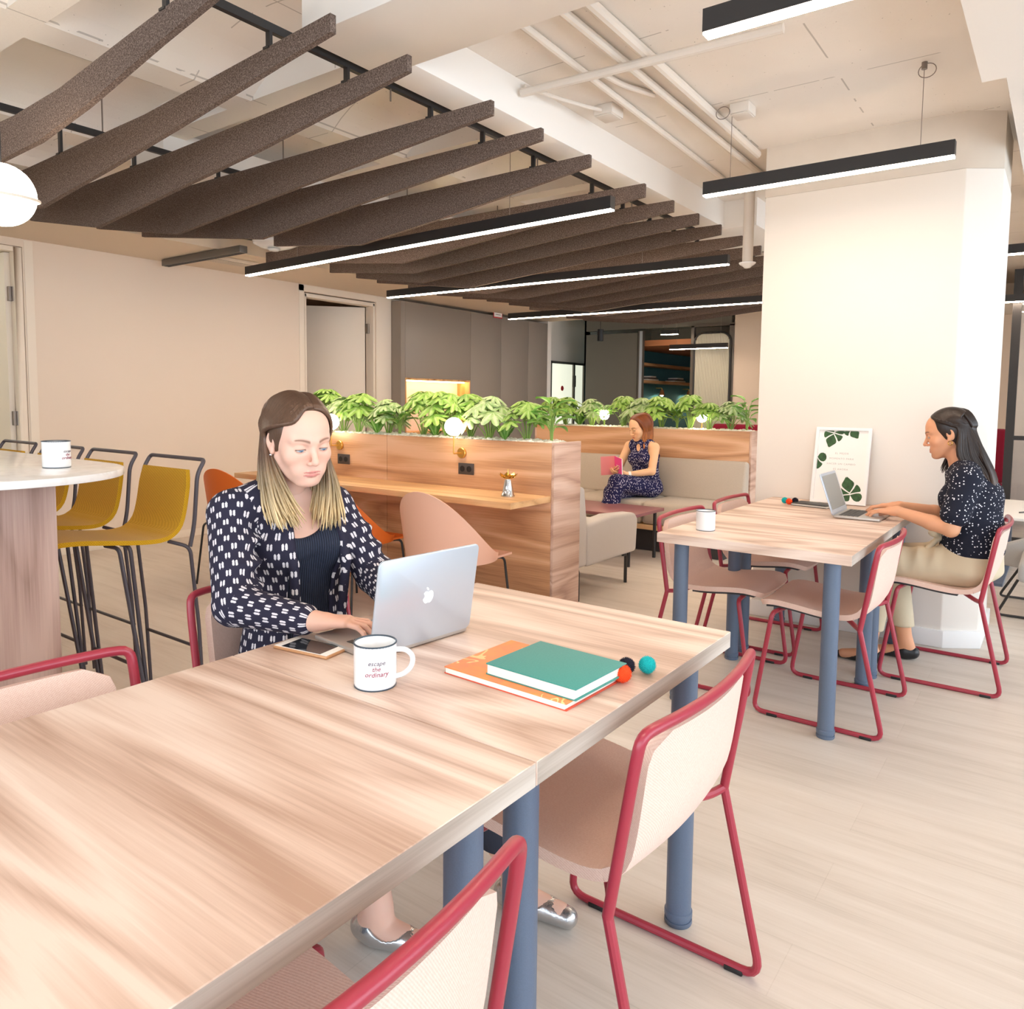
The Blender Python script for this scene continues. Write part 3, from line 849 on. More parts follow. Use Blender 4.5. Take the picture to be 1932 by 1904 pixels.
linear((3.845, 1.585), (3.835, .446), 2.37, 'short lit linear pendant hanging in front of the white pillar')
linear((2.19, .915), (2.20, -.27), 2.37, 'short lit linear pendant close overhead, cut by the top of the photo')
linear((.42, .95), (.42, -.25), 2.37, 'short lit linear pendant added overhead out of view, third of the window-side row')  # out-of-view pendant added to raise the room's brightness
linear((6.5, 1.0), (6.5, -.05), 2.37, 'short lit linear pendant end peeking out behind the pillar')
linear((8.4, 1.2), (8.4, -1.6), 2.25, 'lit linear pendant beyond the pillar over the white desk')
linear((10.71, 5.04), (10.75, 4.78), 2.32, 'short lit linear pendant far back near the teal alcove')
# globe pendant at the frame edge
gp = thing('globe_pendant', 'big glowing opal globe pendant with a pale ring, cut by the frame', 'lamp', (1.125, 3.05, 2.0), 0, 'opal globe pendants')
B().ball((0, 0, 0), .107, 32, 20).obj('globe', M['globe'], gp)
ring = [(.113*cos(2*PI*k/40), .113*sin(2*PI*k/40), -.006+.012*sin(2*PI*k/40)) for k in range(40)]
B().tube(ring, .0055, 8, closed=True).obj('ring', M['trim'], gp)
B().cyl((0, 0, .105), (0, 0, .80), .004, 8).obj('cord', M['blackm'], gp)
dup(gp, (.80, 4.1, 2.0), 0, 'added opal globe pendant over the far half of the bar table, out of the frame')  # unseen extra globe added for warm light on the left side

# ------------------------------------------------------------------ ducts, pipes, boxes
struct('duct_casing', B().box(2.26, 5.60, 2.147, 2.335, 2.615, 2.83).box(1.86, 2.262, -2.0, 2.335, 2.615, 2.83), M['duct'], 'white L shaped boxed duct casing under the ceiling', 'duct', bev=.004)
struct('duct_casing', B().box(2.4, 9.0, 4.25, 4.62, 2.64, 2.83), M['duct'], 'white boxed duct casing above the baffles', 'duct', bev=.004)
struct('duct_casing', B().box(5.6, 6.6, 1.9, 2.9, 2.60, 2.83), M['duct'], 'white boxed duct above the far baffles next to the pillar', 'duct', bev=.004)
def pipe(pts, r, label, fil=.06):
    return tag(B().tube(pts, r, 10, fil=fil, n=4).obj('conduit', M['pipe']), label, 'pipe')
pipe([(2.27, 1.80, 2.775), (5.3, 1.93, 2.775)], .017, 'thin white conduit nearest to the boxed duct')
pipe([(2.27, 1.62, 2.775), (5.2, 1.68, 2.775)], .020, 'white conduit in the middle of the pair running to the pillar')
pipe([(2.27, 1.50, 2.772), (4.57, 1.56, 2.772)], .024, 'thicker white conduit of the pair running to the pillar head')
pipe([(2.96, 2.13, 2.732), (3.03, .95, 2.732)], .020, 'ribbed white conduit crossing under the other ceiling conduits')
pipe([(3.10, 1.78, 2.783), (3.25, 1.76, 2.78), (3.45, 1.69, 2.783)], .014, 'short bent white conduit stub on the ceiling')
pipe([(2.98, 2.13, 2.77), (3.15, 2.06, 2.755), (3.35, 2.0, 2.76), (3.44, 1.98, 2.77)], .010, 'loose white cable curving to the junction box by the duct')
def jbox(x, y, z, s, label, rz=0):
    t = thing('junction_box', label, 'box', (x, y, z), rz)
    B().box(-s, s, -s*.9, s*.9, -.05, 0).obj('box', M['pipe'], t, bev=.004)
    B().box(-s*.9, s*.9, -s*.8, s*.8, -.056, -.0505).obj('lid', M['pipe'], t, bev=.002)
jbox(3.50, 1.97, 2.80, .06, 'white junction box on the ceiling by the boxed duct')
jbox(3.86, 1.40, 2.80, .055, 'white junction box on the ceiling above the short pendant cable')
jbox(1.30, 3.95, 2.55, .09, 'pale junction box high above the big globe lamp', .3)
for k, (x, y) in enumerate(((3.80, 1.50), (3.83, .59))):
    ring = [(x, y + .035*cos(a) - .02, 2.76 + .03*sin(a)) for a in [2*PI*i/20 for i in range(20)]]
    tag(B().tube(ring, .002, 6, closed=True).obj('cable_loop', M['steel']), ['coiled spare cable loop beside the ceiling junction box', 'coiled spare cable loop on the ceiling right of the short pendant'][k], 'cable')
# motion sensor on a drop pipe
ms = thing('ceiling_sensor', 'white motion sensor at the end of a drop pipe beside the pillar', 'sensor', (5.02, 1.755, 2.19))
B().cyl((0, 0, .04), (0, 0, .63), .034, 20).obj('drop_pipe', M['pipe'], ms)
B().lathe([(.001, 0), (.018, .002), (.034, .016), (.052, .028), (.055, .036), (.04, .04), (.001, .04)], (0, 0, 0), 24).obj('sensor_head', M['white'], ms)
# split of the soffit: slot diffuser, grille, detector
sd = thing('slot_diffuser', 'grey aluminium slot diffuser on the soffit above the cream wall', 'vent', (3.635, 5.9, 2.44))
B().box(-.035, .035, -.60, .55, .0, .055).obj('housing', M['greym'], sd, bev=.003)
for x in (-.014, .014): B().box(x-.006, x+.006, -.58, .53, -.003, .0).obj('slot', M['black'], sd)
vg = thing('air_grille', 'dark square mesh air grille in the soffit', 'vent', (3.96, 5.95, 2.47))
B().box(-.22, .22, -.075, .075, 0, .028).obj('frame', M['soffit'], vg, bev=.002)
g = B()
for i in range(18): g.box(-.205+.0235*i, -.200+.0235*i, -.066, .066, -.004, -.001)
for i in range(6): g.box(-.206, .206, -.064+.0245*i, -.059+.0245*i, -.005, -.002)
g.obj('mesh_bars', M['soffit'], vg)
B().box(-.206, .206, -.066, .066, -.001, .0).obj('dark_back', M['vent'], vg)
sm = thing('round_diffuser', 'round white air diffuser beside the slot diffuser', 'vent', (3.80, 5.12, 2.50))
B().lathe([(.001, -.02), (.05, -.03), (.12, -.012), (.17, .012), (.175, .03), (.001, .03)], (0, 0, 0), 32).obj('disc', M['white'], sm)
B().lathe([(.001, -.05), (.035, -.046), (.05, -.032), (.001, -.03)], (-.03, -.02, 0), 24).obj('cap', M['white'], sm)
B().cyl((0, 0, .03), (0, 0, .32), .05, 16).obj('neck', M['duct'], sm)
# small cylinder spot
cp = thing('cylinder_spot', 'small black cylinder pendant near the far glass door', 'lamp', (9.75, 5.55, 2.18))
B().cyl((0, 0, 0), (0, 0, .17), .045, 18).obj('body', M['black'], cp)
B().cyl((0, 0, .17), (0, 0, .62), .004, 6).obj('cord', M['black'], cp)
# ------------------------------------------------------------------ cabinets
YC = 6.40
cbn = thing('wall_cabinets', 'tall dark grey built-in cabinets with a lit oak niche', 'cabinet', (6.50, YC, 0))
B().box(0, .07, 0, .6, 0, 2.46).obj('side_filler', M['cab'], cbn)
B().box(.073, 1.30, 0, .6, 1.56, 2.46).obj('upper_door', M['cab'], cbn, bev=.002)
B().box(1.305, 1.97, 0, .6, 0, 2.46).obj('tall_door', M['cab'], cbn, bev=.002)
B().box(1.974, 2.63, 0, .6, 0, 2.46).obj('tall_door', M['cab'], cbn, bev=.002)
B().box(2.635, 3.13, 0, .6, 0, 2.46).obj('tall_door', M['cab'], cbn, bev=.002)
B().box(.073, 1.30, .0, .6, 0, .88).obj('lower_door', M['cab'], cbn, bev=.002)
nb = B().box(.073, 1.30, .5, .6, .88, 1.56).box(.073, .093, .0, .5, .90, 1.56).box(1.28, 1.30, 0, .5, .90, 1.56).box(.073, 1.30, 0, .5, .88, .905).box(.093, 1.28, 0, .5, 1.535, 1.558)
nb.obj('niche_lining', M['nichewood'], cbn)
B().box(.10, 1.27, .08, .11, 1.520, 1.534).obj('led_strip', M['strip'], cbn)
struct('wall_cabinet_side', B().box(9.64, 9.74, 6.4, 7.4, 0, 2.8), M['wallw'])
# small sign over the cabinets
sg = thing('notice_sign', 'small white notice with red border above the cabinets', 'sign', (8.38, YC-.01, 2.55))
B().box(-.10, .10, 0, .004, -.12, .12).obj('border', M['signred'], sg)
B().box(-.088, .088, -.002, 0, -.105, .105).obj('sheet', M['whitem'], sg)
B().box(-.06, .06, -.003, -.002, .0, .012).box(-.06, .06, -.003, -.002, -.025, -.013).box(-.055, .055, -.003, -.002, -.075, -.069).obj('printed_lines', M['socket'], sg)
# glazed partition with door beyond the cabinets
Y2 = 7.1
struct('wall_north', B().box(9.74, 12.1, Y2, Y2+.1, 1.98, 2.8).box(11.9, X1, Y2, Y2+.1, 0, 2.8), M['wallw'])
gd = thing('door_3', 'glass door with a red dot sticker beside the tall cabinets', 'door', (9.75, Y2, 0)); gd['kind'] = 'structure'
fr = B()
for x in (0, 1.0, 1.75, 2.1): fr.box(x, x+.05, -.03, .03, 0, 1.98)
fr.box(0, 2.15, -.03, .03, 1.94, 1.98).obj('frame', M['greym'], gd)
B().box(.05, 1.0, .0, .01, .0, 1.94).box(1.05, 1.75, 0, .01, 0, 1.94).box(1.8, 2.1, 0, .01, 0, 1.94).obj('frosted_pane', M['frost'], gd)
B().lathe([(.001, 0), (.045, 0), (.045, .003), (.001, .003)], (1.42, -.002, 1.52), 24, ax=(0, -1, 0)).obj('dot_sticker', M['signred'], gd)
B().box(1.72, 1.76, -.07, -.03, 1.55, 1.75).obj('door_handle', M['blackm'], gd)
# charcoal felt wall with alcove
XF = 11.0
struct('wall_felt', B().box(XF, XF+.1, 5.58, 6.53, 0, 2.40).box(XF, XF+.1, 4.05, 6.53, 2.46, 2.8), M['felt'], 'charcoal felt clad wall beyond the far plants', 'wall')
# ------------------------------------------------------------------ things on the tables
T = .74
def text_on_mug(parent, s, size, z, r, ang, m, shear=.25):
    cu = bpy.data.curves.new('mug_lettering', 'FONT'); cu.body = s; cu.size = size; cu.align_x = 'CENTER'; cu.align_y = 'CENTER'; cu.shear = shear; cu.extrude = .0003; cu.resolution_u = 3
    o = bpy.data.objects.new('tmp', cu); COL.objects.link(o); bpy.context.view_layer.update()
    me = bpy.data.meshes.new_from_object(o.evaluated_get(bpy.context.evaluated_depsgraph_get())); bpy.data.objects.remove(o)
    for v in me.vertices:
        x, y, q = v.co; a = ang + x/r; rr = r + .0004 + q
        v.co = (rr*cos(a), rr*sin(a), z+y)
    me.materials.clear(); me.materials.append(m)
    q = bpy.data.objects.new('lettering', me); COL.objects.link(q); q.parent = parent
def mug(loc, label, hang, tang=None, r=.0415, h=.086):
    t = thing('mug', label, 'mug', loc)
    B().lathe([(.001, 0), (r-.004, 0), (r-.001, .003), (r, .008), (r, h-.004), (r+.001, h-.001), (r-.001, h), (r-.004, h-.004), (r-.005, .008), (.001, .006)], (0,0,0), 40).obj('cup', M['white'], t, ang=50)
    B().tube([((r-.0005)*cos(a), (r-.0005)*sin(a), h) for a in [2*PI*k/48 for k in range(48)]], .0019, 8, closed=True).obj('rim', M['rim'], t)
    B().lathe([(r-.003, -.0), (r-.0005, .0), (r-.0002, .0022), (r-.003, .0022)], (0,0,0), 40).obj('base_ring', M['rim'], t)
    c, s_ = cos(hang), sin(hang)
    pts = [(r-.002, .071), (r+.018, .072), (r+.033, .058), (r+.030, .036), (r+.014, .021), (r-.002, .017)]
    B().tube([(x*c, x*s_, z) for x, z in pts], .0052, 10, fil=.014, flat=1.25).obj('handle', M['white'], t)
    if tang is not None:
        text_on_mug(t, 'escape', .0125, .0555, r, tang, M['inkgrey'])
        text_on_mug(t, 'the', .0125, .0445, r, tang-.02, M['inkred'])
        text_on_mug(t, 'ordinary', .0135, .0335, r, tang, M['inkred'])
    return t
mug((1.012, 1.067, T), 'white enamel mug with red lettering between the phone and the notebooks', math.radians(-52), math.radians(-130))
mug((3.165, 1.253, T), 'plain white mug alone near the corner of the second table', math.radians(38))
mug((1.135, 2.72, 1.06), 'white enamel mug with dark rim standing on the bar table', math.radians(60), math.radians(-62), .0425, .088)

# phone
ph = thing('phone', 'white faced phone in gold case lying on the table before the patterned sleeve', 'phone', (1.069, 1.333, T), math.radians(98.5))
B().box(-.078, .078, -.037, .037, 0, .0078).obj('case', M['phoneg'], ph, bev=.0032, bseg=3)
B().box(-.0755, .0755, -.0347, .0347, .0072, .0082).obj('face', M['phone'], ph, bev=.0004)
B().box(-.056, .056, -.0325, .0325, .0081, .0086).obj('screen', M['phoned'], ph)
B().lathe([(.001, 0), (.0055, 0), (.0055, .0004), (.001, .0004)], (-.066, 0, .0082), 20).obj('home_button', M['whitem'], ph)

# laptops : local x = width, y = towards the sitter, hinge at y = 0
def rrect(x0, x1, y0, y1, r, n=6):
    o = []
    for cx, cy, a0 in ((x1-r, y1-r, 0), (x0+r, y1-r, PI/2), (x0+r, y0+r, PI), (x1-r, y0+r, 1.5*PI)):
        for k in range(n+1): o.append((cx + r*cos(a0+PI/2*k/n), cy + r*sin(a0+PI/2*k/n)))
    return o
def laptop(loc, rz, label, W, D, lean, logo):
    t = thing('laptop', label, 'laptop', loc, rz)
    B().prism(rrect(0, W, .0, D, .012), lambda u, v, a: (u, v, a), .003, .014).obj('base', M['alud'], t, bev=.002)
    for x in (.03, W-.03):
        for y in (.03, D-.03): B().cyl((x, y, 0), (x, y, .0035), .006, 10).obj('foot', M['black'], t)
    kb = B()
    for r_ in range(5):
        for c_ in range(13):
            x = .022 + (W-.044)/13*c_; y = .022 + .0185*r_
            kb.box(x, x+(W-.044)/13-.003, y, y+.0155, .014, .0152)
    kb.obj('keyboard', M['keys'], t, smooth=False)
    B().box(W/2-.05, W/2+.05, D-.085, D-.012, .0139, .0143).obj('trackpad', M['alu'], t)
    ca, sa = cos(lean), sin(lean)
    H_ = D
    fn = lambda u, v, a: (u, -sa*v - ca*a, .012 + ca*v - sa*a)
    ld = B().prism(rrect(0, W, .0, H_, .014), fn, -.0025, .0035).obj('lid', M['alu'], t, bev=.0015)
    B().prism(rrect(.004, W-.004, .006, H_-.004, .010), fn, -.0031, -.0026).obj('bezel', M['alu'], ld)
    B().prism([(.016, .026), (W-.016, .026), (W-.016, H_-.014), (.016, H_-.014)], fn, -.0036, -.0032).obj('screen', M['screen'], ld)
    if logo:
        half = [(0, .80), (.10, .84), (.22, .87), (.34, .84), (.44, .74)]
        body = [(0, .79), (.10, .84), (.24, .86), (.36, .80), (.43, .70), (.35, .63), (.31, .53), (.33, .42), (.40, .35), (.46, .32), (.42, .20), (.33, .08), (.24, .0), (.14, -.02), (.05, .02), (-.04, .02), (-.13, -.02), (-.24, .01), (-.35, .13), (-.44, .30), (-.47, .48), (-.44, .66), (-.36, .79), (-.24, .86), (-.12, .84)]
        leaf = [(-.01, .90), (.10, .93), (.19, 1.04), (.21, 1.17), (.10, 1.13), (.01, 1.02)]
        k = .033; cx, cy = W/2, H_*.44
        lg = B()
        for sh in (body, leaf):
            P2 = fillet([(x, y, 0) for x, y in sh + [sh[0]]], .05, 2)[:-1]
            lg.prism([(cx - p.x*k, cy + p.y*k) for p in P2], fn, .0034, .0041)
        lg.obj('logo', M['apple'], ld, smooth=False)
    return t
laptop((1.392, 1.138, T), math.radians(-6.0), 'open silver laptop with a white fruit logo before the woman in patterned blazer', 0, 0, 0, 0) if False else None
lp = laptop((1.093, 1.170, T), math.radians(-5.6), 'open silver laptop showing its lid with a white logo on the front table', .297, .212, math.radians(9), True)
lp2 = laptop((4.205, .897, T), math.radians(180), 'open silver laptop that the woman in the dotted blouse types on', .303, .212, math.radians(19), False)
for t_ in (lp2,): pass

# notebooks
def book(name, loc, rz, w, d, h, cover, label, edge=None, board=.0028):
    t = thing(name, label, 'book', loc, rz)
    B().box(-w/2, w/2, -d/2, d/2, 0, board).obj('back_cover', edge or cover, t, bev=.0007)
    B().box(-w/2, w/2, -d/2, d/2, h-board, h).obj('front_cover', cover, t, bev=.0007)
    B().box(-w/2, w/2-.004, -d/2+.004, d/2-.004, board, h-board).obj('pages', M['paper'], t)
    return t
book('notebook', (1.247, .846, T), math.radians(-2), .222, .302, .015, M['orangeb'], 'orange fern patterned notebook lying under the teal one', M['orangee'])
book('notebook', (1.243, .793, T+.0155), math.radians(-2.5), .182, .215, .023, M['teal'], 'teal cloth notebook lying on the orange notebook')
book('notebook', (4.30, 1.09, T), math.radians(80), .20, .13, .014, M['black'], 'black notebook lying beside the leaf poster on the far table')
rnp = random.Random(5)
def pom(loc, r, m, label):
    b = B(); b.ball((0, 0, r), r*.86, 16, 10)
    for i in range(420):
        z = 2*(i+.5)/420-1; a = i*2.39996; q = math.sqrt(1-z*z)
        d = V(q*cos(a), q*sin(a), z); L = r*rnp.uniform(.95, 1.06)
        c = V(0, 0, r)
        s_ = d.orthogonal().normalized()*r*.075; s2 = d.cross(s_)
        b.add([c+d*r*.8+s_, c+d*r*.8-s_*.5+s2*.8, c+d*r*.8-s_*.5-s2*.8, c+d*L], [(0,1,3),(1,2,3),(2,0,3)])
    o = b.obj('pom_pom', m, None, ang=80); o.location = loc
    return tag(o, label, 'pom-pom', 'wool pom-poms')
pom((1.318, .685, T), .0195, M['orangep'], 'orange wool pom-pom against the corner of the teal notebook')
pom((1.365, .700, T), .0185, M['navyp'], 'dark navy wool pom-pom behind the orange one on the front table')
pom((1.395, .668, T), .0190, M['teald'], 'turquoise wool pom-pom at the edge of the front table')
pom((4.30, 1.245, T), .018, M['teald'], 'turquoise wool pom-pom at the far end of the second table')
pom((4.262, 1.21, T), .018, M['orangep'], 'orange wool pom-pom beside the black notebook')
pom((4.325, 1.195, T), .018, M['navyp'], 'dark navy wool pom-pom touching the black notebook')

# leaf poster leaning on the pillar
po = thing('framed_poster', 'white framed poster with green leaves and grey words leaning on the pillar', 'poster', (4.468, 1.0035, T), 0)
an = math.atan2(.088, .42); Hh = .432; Wp = .292
# plane axes : u along -Y (image right), v up the slope, n towards -X
def pf(u, v, a): return (sin(an)*v - cos(an)*a, -u, cos(an)*v + sin(an)*a + .001)
fr = B()
for q in ([(-Wp/2, 0), (Wp/2, 0), (Wp/2, .016), (-Wp/2, .016)], [(-Wp/2, Hh-.016), (Wp/2, Hh-.016), (Wp/2, Hh), (-Wp/2, Hh)], [(-Wp/2, .016), (-Wp/2+.016, .016), (-Wp/2+.016, Hh-.016), (-Wp/2, Hh-.016)], [(Wp/2-.016, .016), (Wp/2, .016), (Wp/2, Hh-.016), (Wp/2-.016, Hh-.016)]):
    fr.prism(q, pf, 0, .02)
fr.obj('frame', M['framew'], po, smooth=False)
B().prism([(-Wp/2+.014, .014), (Wp/2-.014, .014), (Wp/2-.014, Hh-.014), (-Wp/2+.014, Hh-.014)], pf, .004, .008).obj('sheet', M['postw'], po, smooth=False)
def monstera(cx, cy, k, rot, clip):
    """lobed leaf pieces, clipped to the sheet"""
    out = B()
    L = [[(0, 0), (.10, -.32), (.34, -.42), (.52, -.22), (.50, -.02), (.30, .03)], [(0, .06), (.32, .08), (.52, .06), (.50, .30), (.38, .48), (.26, .30)], [(0, .12), (.20, .34), (.32, .54), (.12, .78), (0, .95)]]
    for sg in (-1, 1):
        for pc in L:
            pts = []
            for x, y in pc:
                x *= sg; X_ = cx + k*(x*cos(rot) - y*sin(rot)); Y_ = cy + k*(x*sin(rot) + y*cos(rot))
                pts.append((min(max(X_, clip[0]), clip[1]), min(max(Y_, clip[2]), clip[3])))
            pts = [p for i, p in enumerate(pts) if p != pts[i-1]]
            if len(pts) > 2:
                out.prism([(p.x, p.y) for p in fillet([(p[0], p[1], 0) for p in pts + [pts[0]]], .02*k/.1, 2)[:-1]], pf, .0081, .0086)
    return out
cl = (-Wp/2+.018, Wp/2-.018, .018, Hh-.018)
monstera(.062, .055, .115, math.radians(15), cl).obj('printed_leaf', M['leafprint'], po, smooth=False)
monstera(-.05, .405, .10, math.radians(165), cl).obj('printed_leaf', M['leafprint'], po, smooth=False)
monstera(-.145, .26, .12, math.radians(150), cl).obj('printed_leaf', M['leafprint'], po, smooth=False)
monstera(.03, .44, .09, math.radians(215), cl).obj('printed_leaf', M['leafprint'], po, smooth=False)
for s_, z, sz in (('EL MEJOR', .285, .014), ('MOMENTO PARA', .255, .014), ('HACER UN CAMBIO', .225, .014), ('ES AHORA', .195, .014)):
    p = pf(0, z, .0083)
    text_obj('printed_words', s_, sz, M['inkpale'], po, p, (PI/2 - an, 0, -PI/2), spacing=1.25)

# ------------------------------------------------------------------ alcove, reeded door, far right room
al = B().box(11.05, 14.5, 6.0, 6.08, 0, 2.2)
struct('wall_teal', al, M['tealw'], 'teal felt wall inside the far alcove', 'wall')
struct('ceiling_alcove', B().box(11.1, 14.5, 4.0, 6.08, 2.19, 2.28), M['brick'], 'copper coloured lowered ceiling of the alcove', 'ceiling')
def wshelf(z, lb):
    return tag(B().box(11.15, 14.4, 5.72, 5.998, z-.045, z).obj('wall_shelf', M['shelf'], None, bev=.003), lb, 'shelf')
wshelf(1.955, 'empty oak shelf on the teal wall, upper one')
wshelf(1.665, 'oak shelf on the teal wall carrying two small book piles')
k = 0
for x, n_, w in ((11.98, 3, .42), (13.10, 3, .50)):
    for i in range(n_):
        o = B().box(x-w/2+.06*i, x+w/2-.05*i, 5.76, 5.94, 0, .026).obj('lying_book', [M['paper'], M['socket'], M['whitem']][i % 3], None, bev=.002)
        o.location = (0, 0, 1.666 + .0265*i)
        tag(o, ['bottom', 'middle', 'top'][i] + ' book of the %s small pile on the teal wall shelf' % ('first' if x < 12.5 else 'second'), 'book', 'books on the teal wall shelf')
for x, lb in ((12.55, 'small copper spot lamp under the shelf on the teal wall'), (13.75, 'second copper spot lamp under the teal wall shelf, by the reeded door')):
    t = thing('reading_spot', lb, 'lamp', (x, 5.86, 1.42))
    B().tube([(0, .12, .13), (0, 0, .13), (0, 0, .08)], .008, 8, fil=.02).obj('arm', M['brass'], t)
    B().lathe([(.02, .10), (.03, .095), (.05, .0), (.047, .0), (.02, .09)], (0,0,0), 20).obj('shade', M['brick'], t)
    B().ball((0, 0, .012), .03, 12, 8).obj('bulb', M['spot'], t)
fa = thing('alcove_frame', 'dark steel frame around the alcove opening beside the felt wall', 'frame', (XF, 4.6, 0))
B().box(-.02, .05, .88, .96, 0, 2.42).box(-.02, .05, .02, .07, 0, 2.46).box(-.02, .05, -.60, -.53, 0, 2.46).box(-.02, .05, -.6, .07, 2.44, 2.48).obj('steel_frame', M['greym'], fa)
B().box(-.03, -.02, .885, .93, 0, 2.42).obj('light_edge', M['alu'], fa)
rd = thing('reeded_door', 'arched reeded glass door leaf in black frame beside the alcove', 'door', (XF-.045, 4.32, 0))
ol = [(-.28, 0), (.28, 0), (.28, 2.2)] + [(.28-.14+.14*cos(a), 2.2+.14*sin(a)) for a in [PI/2*i/8 for i in range(1, 9)]] + [(-.14+.14*cos(a), 2.2+.14*sin(a)) for a in [PI/2+PI/2*i/8 for i in range(0, 9)]]
B().tube([(0, u, v) for u, v in ol], .016, 8, closed=True).obj('frame', M['blackm'], rd)
rp = B()
inn = [(u*.95, v) for u, v in ol]
for i in range(26):
    y0 = -.265+.53*i/26; y1 = y0 + .53/26
    zt = 2.33 if abs((y0+y1)/2) < .15 else 2.33 - .12*((abs((y0+y1)/2)-.15)/.12)**2
    rp.prism([(y0, -.003), ((y0+y1)/2, -.008), (y1, -.003), (y1, .003), (y0, .003)], lambda u, v, a: (v, u, a), .02, zt)
rp.obj('reeded_pane', M['reed'], rd)
struct('wall_recess', B().box(XF, XF+.1, 2.0, 4.0, 0, 2.8), M['wall'])
struct('wall_recess_back', B().box(XF+.1, X1, 3.6, 4.0, 0, 2.8), M['wall'])
linear((10.3, 4.70), (10.3, 3.84), 2.06, 'lit linear pendant far back crossing in front of the reeded door', cables=True)
# wine red chairs and far right room
def highback(x, y, rz, label, zt, wd=.32):
    t = thing('high_back_chair', label, 'chair', (x, y, 0), rz, 'wine red high back seats')
    B().prism([(.0, .50), (.0, zt-.1), (.05, zt), (.14, zt), (.20, .50)], lambda u, v, a: (u, a, v), -wd, wd).obj('backrest', M['wine'], t, bev=.03, bseg=3)
    B().box(.02, .62, -wd, wd, .33, .497).obj('seat', M['wine'], t, bev=.03, bseg=3)
    B().box(.04, .60, .02-wd, wd-.02, 0, .33).obj('base', M['walnutx'], t, bev=.004)
    return t
highback(9.25, .72, 0, 'wine red high back seat standing by the black post beyond the pillar', 1.06, .24)
highback(8.5, 2.95, PI, 'wine red seat back showing between the far plants near the pillar', 1.06)
struct('wall_east', B().box(11.2, 11.3, -.5, 2.0, 0, 2.43).box(11.2, 11.3, -.5, 2.0, 2.43, 2.8), M['wall'])
struct('ceiling_east', B().box(9.9, 11.3, -1.5, 2.0, 2.42, 2.5), M['soffit'])
struct('added_bright_backing', B().box(9.9, 10.0, -2.9, .44, 0, 2.5), M['wallw'])  # white panel added so the view through the glass partition turns bright
gw = thing('glass_partition', 'dark framed glass partition beyond the pillar, cut by the photo edge', 'partition', (8.5, .415, 0)); gw['kind'] = 'thing'
B().box(-.03, .03, -.035, .035, 0, 2.56).box(-.025, .025, -.42, -.37, 0, 2.56).box(-.02, .02, -2.8, -.035, 0, .06).box(-.02, .02, -2.8, -.035, 2.5, 2.56).box(-.02, .02, -2.8, -.035, .98, 1.02).obj('frame', M['blackm'], gw)
B().box(-.004, .004, -2.8, -.035, .06, 2.5).obj('glass_pane', M['glass'], gw)
lt = thing('low_table', 'low white table with dark column leg beyond the pillar', 'table', (7.0, .1, 0))
B().box(-.62, .62, -.6, .335, .488, .508).obj('tabletop', M['deskw'], lt, bev=.003)
B().box(.2, .30, .20, .28, .02, .488).obj('leg', M['leg'], lt)
B().box(.15, .75, .20, .28, 0, .02).obj('foot', M['leg'], lt)
B().box(-.60, .15, .20, .28, 0, .02).obj('foot', M['leg'], lt)
pn = thing('pen', 'thin dark pen lying on the low white table', 'pen', (6.75, .2, .509), 2.6)
B().cyl((-.07, 0, .005), (.07, 0, .005), .005, 8).obj('barrel', M['socket'], pn)
gc = thing('lounge_chair', 'grey lounge chair with thin rod legs cut by the photo edge', 'chair', (6.0, -.12, 0))
B().prism([(.47, .235), (.47, .345), (.20, .46), (-.35, .50), (-.35, .20), (.1, .20)], lambda u, v, a: (a, u, v), .0, .09).obj('armrest', M['greys'], gc, bev=.02, bseg=3)
B().box(-.6, 0, -.35, .3, .24, .36).obj('seat', M['greys'], gc, bev=.03, bseg=3)
B().tube([(.05, .3, .24), (.06, .42, .01), (.06, -.3, .01)], .008, 8, fil=.03).obj('leg', M['blackm'], gc)
B().tube([(-.5, .3, .24), (-.5, .40, .01), (-.5, -.3, .01)], .008, 8, fil=.03).obj('leg', M['blackm'], gc)
# pillar side camera box
bx = thing('wall_speaker', 'small white box fixed high behind the pillar edge', 'speaker', (6.9, .62, 2.0))
B().box(-.1, .1, -.06, .1, 0, .11).obj('case', M['whitem'], bx, bev=.01)
B().box(-.02, .02, .0, .04, .11, .82).obj('bracket', M['steel'], bx)
# ------------------------------------------------------------------ plants
def leafmat(name, c1, c2, vein):
    n = N(name)
    co = n.coord()
    f = n.noise(co, 26, 3, .6)
    at = n.node('ShaderNodeAttribute'); at.attribute_name = 'vein'
    oi = n.node('ShaderNodeObjectInfo')
    c = n.ramp(f, [(.3, c2), (.7, c1)])
    c = n.mix(n.math('MULTIPLY', at.outputs['Fac'], .65), c, vein)
    hs = n.node('ShaderNodeHueSaturation'); n.link(c, hs.inputs['Color'])
    n.link(n.math('ADD', .82, n.math('MULTIPLY', oi.outputs['Random'], .36)), hs.inputs['Value'])
    n.set(hs.outputs[0], .42, 0, .45)
    n.bsdf.inputs['Transmission Weight'].default_value = 0
    n.bsdf.inputs['Subsurface Weight'].default_value = 0
    return n.m
M['leafa'] = leafmat('fatsia_leaf_green', '#a3c95c', '#74a83c', '#dbe8a8')
M['leafb'] = leafmat('aglaonema_leaf_green', '#7fb54a', '#559338', '#bddc8c')
M['leafc'] = leafmat('variegated_leaf', '#c3d79f', '#88b45c', '#eef3d8')
M['stem'] = plain('plant_petiole_green', '#86a650', .5)
rp_ = random.Random(11)
